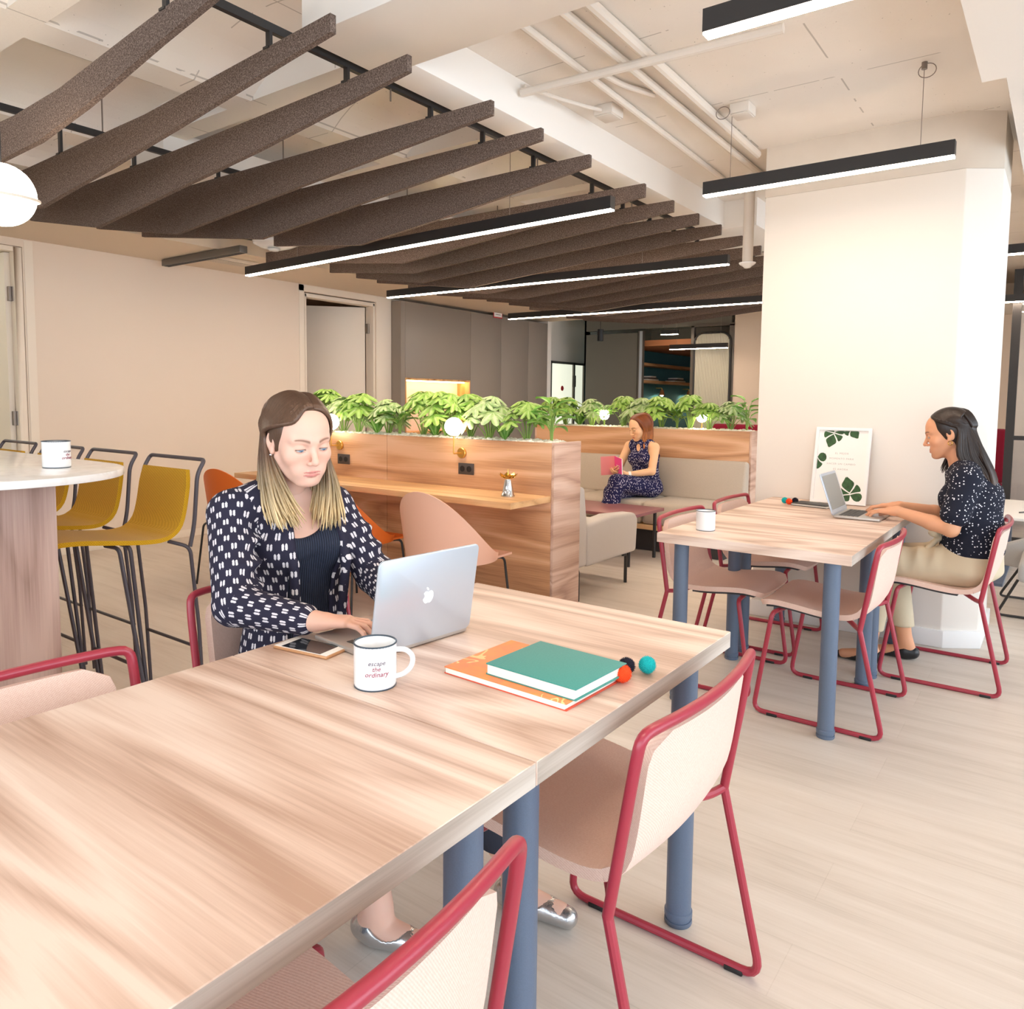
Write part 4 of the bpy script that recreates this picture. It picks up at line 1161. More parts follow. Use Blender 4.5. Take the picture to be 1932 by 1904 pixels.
class Leafs:
    def __init__(s): s.b = B(); s.vein = []
    def grid(s, fn, ns, nu, vf):
        o = len(s.b.v); w = nu+1; vs = []
        for i in range(ns+1):
            for j in range(nu+1):
                vs.append(fn(i/ns, j/nu)); s.vein.append(vf(i/ns, j/nu))
        fs = [(i*w+j, i*w+j+1, (i+1)*w+j+1, (i+1)*w+j) for i in range(ns) for j in range(nu)]
        s.b.add(vs, fs)
    def palmate(s, c, az, tilt, R, lobes=7):
        """lobed leaf: c attachment, az facing, tilt droop"""
        c = Vector(c); rot = Matrix.Rotation(az, 3, 'Z') @ Matrix.Rotation(tilt, 3, 'Y')
        span = math.radians(300)
        ph = rp_.uniform(0, 6)
        def fn(t, u):
            a = (u-.5)*span
            q = abs(cos(a*lobes*PI/span + (PI/2 if lobes % 2 == 0 else 0)))
            r = t*R*(.50 + .50*q**1.3)*(1 - .22*(abs(a)/(span/2))**2)
            z = .16*R*t*(1-q) - .30*R*t*t + .04*R*sin(5*a+ph)*t
            return c + rot @ V(r*cos(a), r*sin(a), z)
        s.grid(fn, 5, lobes*6, lambda t, u: max(0, abs(cos((u-.5)*span*lobes*PI/span))**14*(1-t*.6)))
    def blade(s, c, az, el, L, W, curl=.5, wave=0):
        c = Vector(c); rz_ = Matrix.Rotation(az, 3, 'Z')
        def fn(t, u):
            w = W*sin(PI*min(1, .06+.94*t)**.8)*(2*u-1)
            if t > .97: w *= .1
            e = el - curl*t
            x = L*t*cos(el - curl*t*.5); z = L*t*sin(el - curl*t*.5) + abs(2*u-1)*W*.35 + wave*W*sin(t*22)*(2*u-1)**2
            return c + rz_ @ V(x, w, z)
        s.grid(fn, 9, 4, lambda t, u: 1-min(1, abs(2*u-1)*3))
    def obj(s, name, m, parent):
        me = bpy.data.meshes.new(name); me.from_pydata(s.b.v, [], s.b.f)
        at = me.attributes.new('vein', 'FLOAT', 'POINT'); at.data.foreach_set('value', s.vein)
        me.polygons.foreach_set('use_smooth', [True]*len(me.polygons)); me.materials.append(m)
        o = bpy.data.objects.new(name, me); COL.objects.link(o); o.parent = parent; return o
def make_fatsia(mat, n, hgt, R):
    t = thing('fatsia_plant', 'p', 'plant'); L = Leafs(); S = B()
    for i in range(n):
        az = 2.4*i + rp_.uniform(-.3, .3); k = i/n
        h = hgt*(.52 + .50*(1-k)) + rp_.uniform(-.015, .015); d = .03 + .10*k + rp_.uniform(0, .02)
        e = V(d*cos(az), d*sin(az)*1.1, h)
        S.tube([(.008*cos(az), .008*sin(az), -.01), (e.x*.45, e.y*.45, h*.6), e], [.0042, .0032, .0024], 6, fil=.05)
        L.palmate(e, az, rp_.uniform(.10, .45) + .25*k, R*rp_.uniform(.75, 1.1), 7 if i % 3 else 9)
    S.obj('stems', M['stem'], t); L.obj('foliage', mat, t); return t
def make_sword(mat, n, L0, W):
    t = thing('sword_leaf_plant', 'p', 'plant'); L = Leafs(); S = B()
    for i in range(n):
        az = 2.4*i; L.blade((.006*cos(az), .006*sin(az), 0), az, rp_.uniform(.75, 1.35), L0*rp_.uniform(.7, 1.1), W, .35, .18)
    S.tube([(0, 0, -.015), (0, 0, .02)], [.014, .008], 8).obj('stems', M['stem'], t); L.obj('foliage', mat, t); return t
def make_broad(mat, n, h, Ll, W):
    t = thing('broad_leaf_plant', 'p', 'plant'); L = Leafs(); S = B()
    for i in range(n):
        az = 2.4*i + rp_.uniform(-.2, .2); hh = h*(.35 + .65*i/n)
        e = V(.03*cos(az), .03*sin(az), hh)
        S.tube([(.004*cos(az), .004*sin(az), -.01), (.01*cos(az), .01*sin(az), hh*.7), e], [.004, .003, .002], 6)
        L.blade(e, az, rp_.uniform(.25, .8), Ll*rp_.uniform(.8, 1.15), W, 1.0)
    S.obj('stems', M['stem'], t); L.obj('foliage', mat, t); return t
PR = {'f': [make_fatsia(M['leafa'], 12, .27, .115), make_fatsia(M['leafc'], 13, .25, .12), make_fatsia(M['leafa'], 11, .30, .11)],
      's': [make_sword(M['leafb'], 11, .17, .016), make_sword(M['leafb'], 9, .15, .018)],
      'b': [make_broad(M['leafb'], 12, .26, .13, .034), make_broad(M['leafb'], 10, .17, .11, .03)]}
used = set()
def plant(kind, i, loc, rz, label, group, sc_=1.0):
    p = PR[kind][i]
    if (kind, i) not in used:
        used.add((kind, i)); p.location = loc; p.rotation_euler.z = rz; p['label'] = label; p['group'] = group; o = p
    else: o = dup(p, loc, rz, label, group)
    o.scale = (sc_, sc_, sc_); return o
KN = {'f': 'big lobed leafy plant', 's': 'low sword leaf clump', 'b': 'pointed oval leaved plant'}
near = [(2.52, 'b', 0, .95), (2.72, 'f', 0, .9), (2.86, 's', 0, 1), (3.00, 'f', 1, 1.05), (3.18, 'f', 2, .95), (3.34, 'f', 0, 1.1), (3.47, 's', 1, 1.1), (3.60, 'f', 2, 1.0), (3.78, 'b', 1, 1.15), (3.92, 'f', 1, .95), (4.06, 's', 0, 1.1), (4.20, 'f', 0, 1.05), (4.40, 'f', 1, 1.0), (4.62, 'f', 2, 1.05), (4.82, 'b', 0, .9)]
far = [(2.30, 'b', 0, 1.1), (2.46, 'f', 1, 1.0), (2.64, 'f', 0, .9), (2.84, 'f', 2, 1.05), (2.98, 'b', 1, 1.1), (3.12, 'f', 0, 1.1), (3.34, 'f', 1, 1.1), (3.55, 'f', 2, 1.0), (3.74, 'b', 0, .8), (3.90, 'f', 1, 1.05), (4.06, 's', 0, 1.3), (4.20, 'f', 0, 1.05), (4.38, 'f', 2, .95)]
for lst, x, nm, gp_ in ((near, 3.855, 'in planter above desk', 'plants in the planter above the desk'), (far, 6.71, 'in planter behind sofa', 'plants in the planter behind the sofa')):
    cnt = {}
    for j, (y, k, i, s_) in enumerate(lst):
        c = cnt[k] = cnt.get(k, 0) + 1
        ow = 'window end' if x < 5 else 'pillar end'
        plant(k, i, (x + .03*sin(j*2.1), y, 1.046), j*1.7, '%s, %s, %s such from its %s' % (KN[k], nm, ORD[c-1], ow), gp_, s_)
# ------------------------------------------------------------------ people : smooth implicit bodies
def A(*a): return np.array(a, dtype=np.float64)
def unit(v): v = np.asarray(v, float); return v/np.linalg.norm(v)
class Sdf:
    """prims: dict(f=callable(P)->d, lo, hi, op, k)"""
    def __init__(s): s.p = []
    def _add(s, f, lo, hi, op, k): s.p.append((f, np.minimum(lo, hi), np.maximum(lo, hi), op, k)); return s
    def rc(s, a, b, r1, r2, k=.01, op='u', infl=0):
        a, b = np.asarray(a, float), np.asarray(b, float); r1 += infl; r2 += infl
        d = b-a; dd = max(d @ d, 1e-12)
        def f(P):
            t = np.clip((P-a) @ d/dd, 0, 1)
            return np.linalg.norm(P - a - t[..., None]*d, axis=-1) - (r1 + (r2-r1)*t)
        m = max(r1, r2) + k*1.5
        return s._add(f, np.minimum(a, b)-m, np.maximum(a, b)+m, op, k)
    def el(s, c, r, R=None, k=.01, op='u', infl=0):
        c = np.asarray(c, float); r = np.asarray(r, float) + infl; R = np.eye(3) if R is None else np.asarray(R)
        def f(P):
            q = (P-c) @ R.T
            k0 = np.linalg.norm(q/r, axis=-1); k1 = np.linalg.norm(q/(r*r), axis=-1) + 1e-9
            return k0*(k0-1)/k1
        m = r.max() + k*1.5
        return s._add(f, c-m, c+m, op, k)
    def ec(s, a, b, ra, rb, right, fwd, k=.02, op='u', infl=0):
        """elliptic cone a->b; ra, rb = (across, depth)"""
        a, b = np.asarray(a, float), np.asarray(b, float); right, fwd = unit(right), unit(fwd)
        ra = (ra[0]+infl, ra[1]+infl); rb = (rb[0]+infl, rb[1]+infl)
        L = np.linalg.norm(b-a); ax = (b-a)/L; re = .5*min(ra[1], rb[1])
        right = unit(right - ax*(right @ ax)); fw_ = np.cross(right, ax); fw_ = fw_ if fw_ @ fwd > 0 else -fw_
        def f(P):
            q = P-a; z = q @ ax; t = np.clip(z/L, 0, 1)
            rx = ra[0] + (rb[0]-ra[0])*t; ry = ra[1] + (rb[1]-ra[1])*t
            e = np.maximum(np.maximum(-z, z-L), 0)/re
            n_ = np.sqrt(((q @ right)/rx)**2 + ((q @ fw_)/ry)**2 + e*e)
            return (n_-1)*np.minimum(rx, ry)
        m = max(ra[0], rb[0], ra[1], rb[1]) + k*1.5
        return s._add(f, np.minimum(a, b)-m, np.maximum(a, b)+m, op, k)
    def cut(s, f, lo, hi, k=.004): return s._add(f, np.asarray(lo, float), np.asarray(hi, float), 's', k)
    def mesh(s, h, lo=None, hi=None, pad=.01):
        us = [q for q in s.p if q[3] == 'u']
        if lo is None: lo = np.min([q[1] for q in us], axis=0) - pad
        if hi is None: hi = np.max([q[2] for q in us], axis=0) + pad
        lo = np.asarray(lo, float); hi = np.asarray(hi, float)
        n = np.ceil((hi-lo)/h).astype(int) + 1
        G = np.full(n, .05, dtype=np.float64)
        ax = [lo[i] + h*np.arange(n[i]) for i in range(3)]
        for f, a, b, op, k in s.p:
            i0 = np.clip(np.floor((a-lo)/h).astype(int), 0, n); i1 = np.clip(np.ceil((b-lo)/h).astype(int) + 1, 0, n)
            if (i1 <= i0).any(): continue
            sl = tuple(slice(i0[i], i1[i]) for i in range(3))
            P = np.stack(np.meshgrid(*[ax[i][sl[i]] for i in range(3)], indexing='ij'), axis=-1)
            d = f(P); g = G[sl]
            if op == 'u':
                hh = np.clip(.5 + .5*(g-d)/k, 0, 1); G[sl] = g + (d-g)*hh - k*hh*(1-hh)
            else:
                d = -d; hh = np.clip(.5 - .5*(g-d)/k, 0, 1); G[sl] = g + (d-g)*hh + k*hh*(1-hh)
        return surfnet(G, lo, h)
def surfnet(G, lo, h):
    ins = G < 0; n = np.array(G.shape)
    c = [ins[i:n[0]-1+i, j:n[1]-1+j, k:n[2]-1+k] for i in (0,1) for j in (0,1) for k in (0,1)]
    s_ = sum(x.astype(np.int8) for x in c); act = (s_ > 0) & (s_ < 8)
    idx = -np.ones(act.shape, dtype=np.int64); cells = np.argwhere(act); idx[act] = np.arange(len(cells))
    acc = np.zeros((len(cells), 3)); cnt = np.zeros(len(cells))
    ci, cj, ck = cells.T
    cor = [(i, j, k) for i in (0,1) for j in (0,1) for k in (0,1)]
    for a in cor:
        for d in range(3):
            if a[d]: continue
            b = list(a); b[d] = 1
            va = G[ci+a[0], cj+a[1], ck+a[2]]; vb = G[ci+b[0], cj+b[1], ck+b[2]]
            m = (va < 0) != (vb < 0)
            t = np.where(m, va/np.where(np.abs(va-vb) < 1e-12, 1, va-vb), 0)
            p = np.tile(np.array(a, float), (len(cells), 1)); p[:, d] = t
            acc[m] += p[m]; cnt[m] += 1
    V_ = lo + h*(cells + acc/np.maximum(cnt, 1)[:, None])
    F_ = []
    for d in range(3):
        e1, e2 = [(1, 2), (2, 0), (0, 1)][d]
        sl0 = [slice(None)]*3; sl1 = [slice(None)]*3; sl0[d] = slice(0, n[d]-1); sl1[d] = slice(1, n[d])
        A0, A1 = ins[tuple(sl0)], ins[tuple(sl1)]
        w = np.argwhere(A0 != A1)
        ok = (w[:, e1] > 0) & (w[:, e2] > 0) & (w[:, e1] < n[e1]-1) & (w[:, e2] < n[e2]-1); w = w[ok]
        fl = A0[tuple(w.T)]
        def at(o1, o2):
            q = w.copy(); q[:, e1] += o1; q[:, e2] += o2; return idx[tuple(q.T)]
        q = np.stack([at(-1, -1), at(0, -1), at(0, 0), at(-1, 0)], axis=1)
        q[~fl] = q[~fl][:, ::-1]; F_.append(q)
    return V_, np.concatenate(F_)
def np_obj(name, parts, mats, parent=None, cols=None, uv=None, smooth_it=1):
    """parts: list of (V, F); one mesh object"""
    vs, fs, o = [], [], 0
    for v, f in parts:
        v = np.asarray(v); f = np.asarray(f)
        vs.append(v); fs += (f+o).tolist(); o += len(v)
    Va = np.concatenate(vs)
    me = bpy.data.meshes.new(name); me.from_pydata(Va.tolist(), [], fs)
    if 1:
        bm = bmesh.new(); bm.from_mesh(me)
        bmesh.ops.recalc_face_normals(bm, faces=bm.faces)
        for _ in range(smooth_it): bmesh.ops.smooth_vert(bm, verts=bm.verts, factor=.5, use_axis_x=True, use_axis_y=True, use_axis_z=True)
        bm.to_mesh(me); bm.free()
    me.polygons.foreach_set('use_smooth', [True]*len(me.polygons))
    if cols is not None:
        at = me.color_attributes.new('col', 'FLOAT_COLOR', 'POINT')
        c4 = np.concatenate([cols, np.ones((len(cols), 1))], axis=1).astype(np.float32); at.data.foreach_set('color', c4.ravel())
    if uv is not None:
        at = me.attributes.new('pat', 'FLOAT_VECTOR', 'CORNER'); at.data.foreach_set('vector', uv_corners(me, uv).astype(np.float32).ravel())
    for m in (mats if isinstance(mats, list) else [mats]): me.materials.append(m)
    ob = bpy.data.objects.new(name, me); COL.objects.link(ob)
    if parent is not None:
        ob.parent = parent; ob.matrix_parent_inverse = Matrix.Translation(-Vector(parent.location))
    return ob
def lin3(h): return np.array(lin(h)[:3])

def colmat(name, rough=.5, sss=0, spec=.4, bump=None):
    n = N(name); at = n.node('ShaderNodeAttribute'); at.attribute_name = 'col'
    n.set(at.outputs['Color'], rough, 0, spec)
    if sss:
        n.bsdf.inputs['Subsurface Weight'].default_value = sss; n.bsdf.inputs['Subsurface Radius'].default_value = (.010, .004, .002); n.bsdf.inputs['Subsurface Scale'].default_value = 1
    if bump: n.bump(n.noise(n.coord(), bump, 3), .15, .002)
    return n.m
M['skin'] = colmat('skin', .48, .12, .35)
n = N('hair_strands'); at = n.node('ShaderNodeAttribute'); at.attribute_name = 'col'
f = n.noise(n.coord((260, 260, 9)), 1, 3, .6)
hs = n.node('ShaderNodeHueSaturation'); n.link(at.outputs['Color'], hs.inputs['Color']); n.link(n.math('ADD', .62, n.math('MULTIPLY', f, .76)), hs.inputs['Value'])
n.set(hs.outputs[0], .38, 0, .45); n.bump(f, .35, .002); M['hair'] = n.m

# --- head, local axes x = her left, y = forward, z = up, origin between the ears
def head_sdf(gaze=0.0, smile=0.0):
    S = Sdf()
    S.el((0, -.014, .028), (.0715, .093, .080), k=.02)
    S.el((0, .030, .030), (.060, .058, .060), k=.03)
    S.el((0, .026, -.030), (.058, .060, .078), k=.03)
    S.el((0, .044, -.072), (.042, .040, .036), k=.025)
    S.el((0, .076, -.098), (.016, .014, .014), k=.02)
    for s in (-1, 1):
        S.rc((.054*s, .0, -.050), (.020*s, .066, -.096), .016, .014, k=.02)
        S.el((.042*s, .058, -.030), (.022, .022, .022), k=.025)
        S.rc((.044*s, .066, .019), (.012*s, .084, .016), .009, .009, k=.014)
        S.el((.026*s, .070, -.066), (.018, .018, .018), k=.02)
    # eye sockets
    for s in (-1, 1):
        S.el((.0315*s, .098, -.003), (.017, .016, .012), k=.012, op='s')
    S.rc((0, .083, .008), (0, .105, -.031), .0066, .0082, k=.010)
    S.el((0, .1065, -.0365), (.0088, .0092, .0082), k=.006)
    for s in (-1, 1):
        S.el((.0102*s, .0955, -.0405), (.0060, .0090, .0060), k=.005)
        S.el((.0056*s, .1000, -.0462), (.0032, .0045, .0028), k=.002, op='s')
        # lids over the eyeball, slit left open
        S.el((.0315*s, .0735, -.003), (.0152, .0152, .0140), k=.0035)
        S.rc((.0205*s, .0840, -.0056+gaze), (.0305*s, .0880, -.0046+gaze), .0015, .0028, k=.0010, op='s')
        S.rc((.0305*s, .0880, -.0046+gaze), (.0425*s, .0830, -.0052+gaze), .0028, .0015, k=.0010, op='s')
        S.rc((.020*s, .0910, .0068), (.044*s, .0855, .0050), .0013, .0013, k=.003, op='s')
        # lips
        S.rc((0, .0905, -.0655), (.0090*s, .0895, -.0650), .0032, .0034, k=.004)
        S.rc((.0090*s, .0895, -.0650), (.0225*s, .0795, -.0690+smile), .0034, .0016, k=.004)
        S.rc((0, .0895, -.0752), (.0080*s, .0885, -.0748), .0048, .0044, k=.005)
        S.rc((.0080*s, .0885, -.0748), (.0215*s, .0790, -.0700+smile), .0042, .0016, k=.004)
        # ears
        S.el((.0745*s, -.006, -.006), (.0075, .0175, .030), np.array(Matrix.Rotation(.25*s, 3, 'Z') @ Matrix.Rotation(-.12, 3, 'X')).T, k=.006)
        S.el((.0800*s, -.002, .000), (.0060, .0095, .0170), k=.004, op='s')
        S.el((.0740*s, .004, -.030), (.0060, .0075, .0090), k=.005)
        S.rc((0, .0945, -.0702), (.0215*s, .0850, -.0700+smile), .0009, .0007, k=.0016, op='s')
    return S
def head_colors(V_, skin, lip, brow, lash, gaze=0.0, smile=0.0):
    x, y, z = np.abs(V_[:, 0]), V_[:, 1], V_[:, 2]
    C = np.tile(skin, (len(V_), 1))
    def put(m, c): C[:] = C*(1-m[:, None]) + m[:, None]*c
    g = lambda *c: np.exp(-sum(((V_[:, i] if i else x)-c[i])**2/(c[3+i]**2) for i in range(3)))
    put(.35*g(.040, .072, -.040, .022, .03, .022), skin*A(1.0, .78, .74))
    put(.30*g(0, .108, -.040, .012, .02, .012), skin*A(1.0, .82, .78))
    ml = (y > .076) & (x < .0235)
    zz = -.0700 + (smile*(x/.0225)**2)
    up_ = np.clip(1-((z-(zz+.0036))/(.0042*(1-(x/.026)**2)+1e-4))**2, 0, 1); lo_ = np.clip(1-((z-(zz-.0050))/(.0056*(1-(x/.026)**2)+1e-4))**2, 0, 1)
    put(ml*np.clip(np.maximum(up_, lo_)*1.8, 0, 1)*.85, lip)
    bz = .0175 + .0045*np.sin(np.clip((x-.013)/.035, 0, 1)*2.6)
    wb = .0040*(1-.55*np.clip((x-.02)/.03, 0, 1))
    put((y > .055)*np.clip((x-.011)/.003, 0, 1)*np.clip((.050-x)/.004, 0, 1)*np.exp(-((z-bz)/wb)**2)*.85, brow)
    # dark lash lines along the slit
    ez = -.0018+gaze - 11.0*(x-.0310)**2
    put((y > .070)*np.clip((.0148-np.abs(x-.0320))/.002, 0, 1)*np.exp(-((z-ez)/.0020)**2)*.95, lash)
    put((y > .070)*(np.abs(x-.0315) < .0125)*np.exp(-((z-(ez-.0056))/.0014)**2)*.40, lash)
    put(.30*(y > .06)*np.exp(-((x-.033)/.016)**2-((z-.006)/.006)**2), skin*A(.86, .70, .66))
    return np.clip(C, 0, 1)

def frame(d, pitch, roll=0):
    """matrix columns: her right, forward, up"""
    d = unit([d[0], d[1], 0]); r0 = A(d[1], -d[0], 0); f0 = d*cos(pitch) + A(0, 0, sin(pitch)); u0 = np.cross(r0, f0)
    r1 = r0*cos(roll) + u0*sin(roll); u1 = u0*cos(roll) - r0*sin(roll)
    return np.stack([r1, f0, u1], axis=1)

FING = [(.027, .092, (.040, .025, .019), .0084), (.009, .096, (.043, .028, .020), .0086), (-.009, .092, (.040, .026, .019), .0082), (-.025, .084, (.032, .020, .017), .0074)]
def hand_mesh(wrist, ydir, zdir, side, curl=(.15, .55, .45), spread=.06, thumb=.5, size=.95, fore=None, rw=.024, h=.0017, curls=None):
    """side +1: thumb on +x ; x = across, y = along fingers, z = back of hand"""
    y = unit(ydir); z = unit(np.asarray(zdir, float) - y*(np.asarray(zdir, float) @ y)); x = np.cross(y, z)
    W = lambda p: np.asarray(wrist) + size*(x*p[0]*side + y*p[1] + z*p[2])
    S = Sdf(); q = size
    S.rc(W((.0, -.005, 0)), W((0, .03, .0)), .021*q, .023*q, k=.01)
    tips = []
    for i, (bx, by, ls, r) in enumerate(FING):
        S.rc(W((bx*.55, .018, 0)), W((bx, by-.004, .002)), .0145*q, .0112*q, k=.012)
        cu = curls[i] if curls else curl
        a = 0; p = A(bx, by, .001); sp = spread*(1.5-i)
        for j, L in enumerate(ls):
            a += cu[j]
            p2 = p + L*A(sin(sp)*cos(a), cos(sp)*cos(a), -sin(a))
            S.rc(W(p), W(p2), r*q*(1-.09*j), r*q*(1-.09*(j+1)), k=.0028)
            p = p2
        tips.append(W(p))
    p0, p1, p2, p3 = A(.016, .015, -.004), A(.036, .045, -.010), A(.048-.010*thumb, .073, -.014-.006*thumb), A(.050-.020*thumb, .098, -.018-.010*thumb)
    S.rc(W(p0), W(p1), .016*q, .0125*q, k=.012); S.rc(W(p1), W(p2), .0110*q, .0098*q, k=.004); S.rc(W(p2), W(p3), .0096*q, .0078*q, k=.003)
    if fore is not None: S.rc(np.asarray(wrist), np.asarray(fore), rw, rw*1.08, k=.012)
    return S.mesh(h), tips, W(p3)

class Torso:
    def __init__(s, pelvis, chest, neck, shR, shL, d):
        s.pel, s.che, s.nec, s.shR, s.shL = [np.asarray(q, float) for q in (pelvis, chest, neck, shR, shL)]
        s.r = unit(s.shR - s.shL); s.f = unit([d[0], d[1], 0])
    def add(s, S, infl=0, k=.03, bust=.050, hips=True, w=1.0):
        p, c, n_ = s.pel, s.che, s.nec; r, f = s.r, s.f
        wa = p + (c-p)*.45
        if hips: S.ec(p - A(0, 0, .03), wa, (.165*w, .125*w), (.122*w, .095*w), r, f, k, infl=infl)
        else: S.ec(p + (wa-p)*.4, wa, (.14*w, .105*w), (.122*w, .095*w), r, f, k, infl=infl)
        S.ec(wa, c, (.122*w, .095*w), (.142*w, .108*w), r, f, k, infl=infl)
        S.ec(c, n_ - A(0, 0, .035), (.142*w, .105*w), (.095, .060), r, f, k, infl=infl)
        S.rc(s.shR - s.r*.015, n_ - A(0, 0, .015), .047, .050, k=.03, infl=infl); S.rc(s.shL + s.r*.015, n_ - A(0, 0, .015), .047, .050, k=.03, infl=infl)
        for q in (-1, 1):
            S.el(c + r*.066*q + f*.072 - A(0, 0, .015), (bust, bust, bust), k=.04, infl=infl)
        return S
    def loc(s, P):
        q = P - s.che; return q @ s.r, q @ s.f, q[..., 2]
def uv_bones(V_, bones): return bones
def uv_corners(me, bones):
    """(around, along) coordinates of the nearest bone, chosen per face; bones: (a, b, r, ref)"""
    nv = len(me.vertices); co = np.empty(nv*3); me.vertices.foreach_get('co', co); co = co.reshape(-1, 3)
    nl = len(me.loops); li = np.empty(nl, dtype=np.int64); me.loops.foreach_get('vertex_index', li)
    ls = np.empty(len(me.polygons), dtype=np.int64); me.polygons.foreach_get('loop_start', ls)
    lt = np.empty(len(me.polygons), dtype=np.int64); me.polygons.foreach_get('loop_total', lt)
    fi = np.repeat(np.arange(len(ls)), lt); P = co[li]
    C = np.stack([np.bincount(fi, P[:, i], len(ls)) for i in range(3)], 1)/lt[:, None]
    best = np.full(len(ls), 1e9); which = np.zeros(len(ls), dtype=int)
    for j, (a, b, r, ref) in enumerate(bones):
        a, b = np.asarray(a, float), np.asarray(b, float); ax = unit(b-a); L = np.linalg.norm(b-a)
        t = np.clip((C-a) @ ax, 0, L); d = np.linalg.norm(C - a - t[:, None]*ax, axis=1) - r
        m = d < best; best[m] = d[m]; which[m] = j
    UV = np.zeros((nl, 3))
    for j, (a, b, r, ref) in enumerate(bones):
        a, b = np.asarray(a, float), np.asarray(b, float); ax = unit(b-a)
        e1 = unit(np.asarray(ref, float) - ax*(np.asarray(ref, float) @ ax)); e2 = np.cross(ax, e1)
        an = lambda X: np.arctan2((X-a) @ e2, (X-a) @ e1)
        m = which[fi] == j; ac = an(C)[fi][m]; al = an(P[m])
        al = ac + (al-ac+PI) % (2*PI) - PI
        UV[m, 0] = al*r + .37*j; UV[m, 1] = (P[m]-a) @ ax
    return UV
SK_C, SK_R = A(0, -.014, .028), A(.0715, .093, .080)
def skull(d, off=.007):
    d = unit(d); return SK_C + (SK_R+off)*d
class Hair:
    def __init__(s, M_, o, seed=1): s.M = M_; s.o = np.asarray(o, float); s.b = B(); s.c = []; s.rn = random.Random(seed)
    def W(s, p): return s.o + s.M @ np.asarray(p, float)
    def lock(s, pts, rr, colf, flat=.55, seg=6, sub=4):
        P = [Vector(p) for p in pts]; Q = []
        for i in range(len(P)-1):
            p0, p1, p2, p3 = P[max(i-1, 0)], P[i], P[i+1], P[min(i+2, len(P)-1)]
            for k_ in range(sub):
                t = k_/sub; Q.append(.5*((2*p1) + (p2-p0)*t + (2*p0-5*p1+4*p2-p3)*t*t + (3*p1-p0-3*p2+p3)*t**3))
        Q.append(P[-1]); n_ = len(Q)
        R_ = [float(np.interp(i/(n_-1), np.linspace(0, 1, len(rr)), rr)) for i in range(n_)]
        s.b.tube(Q, R_, seg, flat=flat)
        j = s.rn.uniform(.78, 1.2)
        for i, q in enumerate(Q): s.c += [np.clip(colf(q, i/(n_-1))*j, 0, 1)]*seg
    def cap(s, h, colf, face=((0, .106, -.030), (.066, .082, .108)), off=.008, extra=None):
        S = Sdf(); S.el(SK_C, SK_R+off, k=.01); S.el((0, -.03, -.02), (.066, .07, .085), k=.03)
        if extra: extra(S)
        c_, r_ = np.asarray(face[0]), np.asarray(face[1])
        def f(P):
            q = (P-c_)/r_; k0 = np.linalg.norm(q, axis=-1); return (k0-1)*r_.min()
        S.cut(f, c_-r_-.02, c_+r_+.02, .006)
        V_, F_ = S.mesh(.0035); Vw = s.o + V_ @ s.M.T
        o = len(s.b.v); s.b.v += [tuple(v) for v in Vw]; s.b.f += [tuple(int(i)+o for i in f_) for f_ in F_]
        s.c += [np.clip(colf(Vector(v), 0), 0, 1) for v in Vw]
    def obj(s, name, parent):
        return np_obj(name, [(np.array(s.b.v), [])], M['hair'], parent) if False else s._obj(name, parent)
    def _obj(s, name, parent):
        me = bpy.data.meshes.new(name); me.from_pydata(s.b.v, [], s.b.f)
        me.polygons.foreach_set('use_smooth', [True]*len(me.polygons))
        at = me.color_attributes.new('col', 'FLOAT_COLOR', 'POINT')
        c4 = np.concatenate([np.array(s.c), np.ones((len(s.c), 1))], axis=1).astype(np.float32); at.data.foreach_set('color', c4.ravel())
        me.materials.append(M['hair']); o = bpy.data.objects.new(name, me); COL.objects.link(o); o.parent = parent
        o.matrix_parent_inverse = Matrix.Translation(-Vector(parent.location)); return o
def eyes(parent, Mh, Ho, iris, gaze_dn=0.0):
    for s_ in (-1, 1):
        c = Ho + Mh @ A(.0315*s_, .0738, -.003)
        o = B(); n_ = 20
        V_, cols = [], []
        e = B().ball((0, 0, 0), .0143, 24, 16)
        g = unit(A(0, .92, -.40-gaze_dn))
        P_ = np.array(e.v); dot = (P_/np.linalg.norm(P_, axis=1)[:, None]) @ g
        cc = np.where((dot > .90)[:, None], iris, A(.50, .49, .50)); cc = np.where((dot > .975)[:, None], A(.01, .01, .012), cc)
        np_obj('eye', [(c + P_ @ Mh.T, e.f)], M['eyem'], parent, cols=cc, smooth_it=0) if False else _eye(c + P_ @ Mh.T, e.f, cc, parent)
def _eye(Vw, F_, cc, parent):
    me = bpy.data.meshes.new('eye'); me.from_pydata([tuple(v) for v in Vw], [], F_)
    me.polygons.foreach_set('use_smooth', [True]*len(me.polygons))
    at = me.color_attributes.new('col', 'FLOAT_COLOR', 'POINT'); c4 = np.concatenate([cc, np.ones((len(cc), 1))], axis=1).astype(np.float32); at.data.foreach_set('color', c4.ravel())
    me.materials.append(M['eyem']); o = bpy.data.objects.new('eye', me); COL.objects.link(o); o.parent = parent; o.matrix_parent_inverse = Matrix.Translation(-Vector(parent.location))
M['eyem'] = colmat('eye', .15)
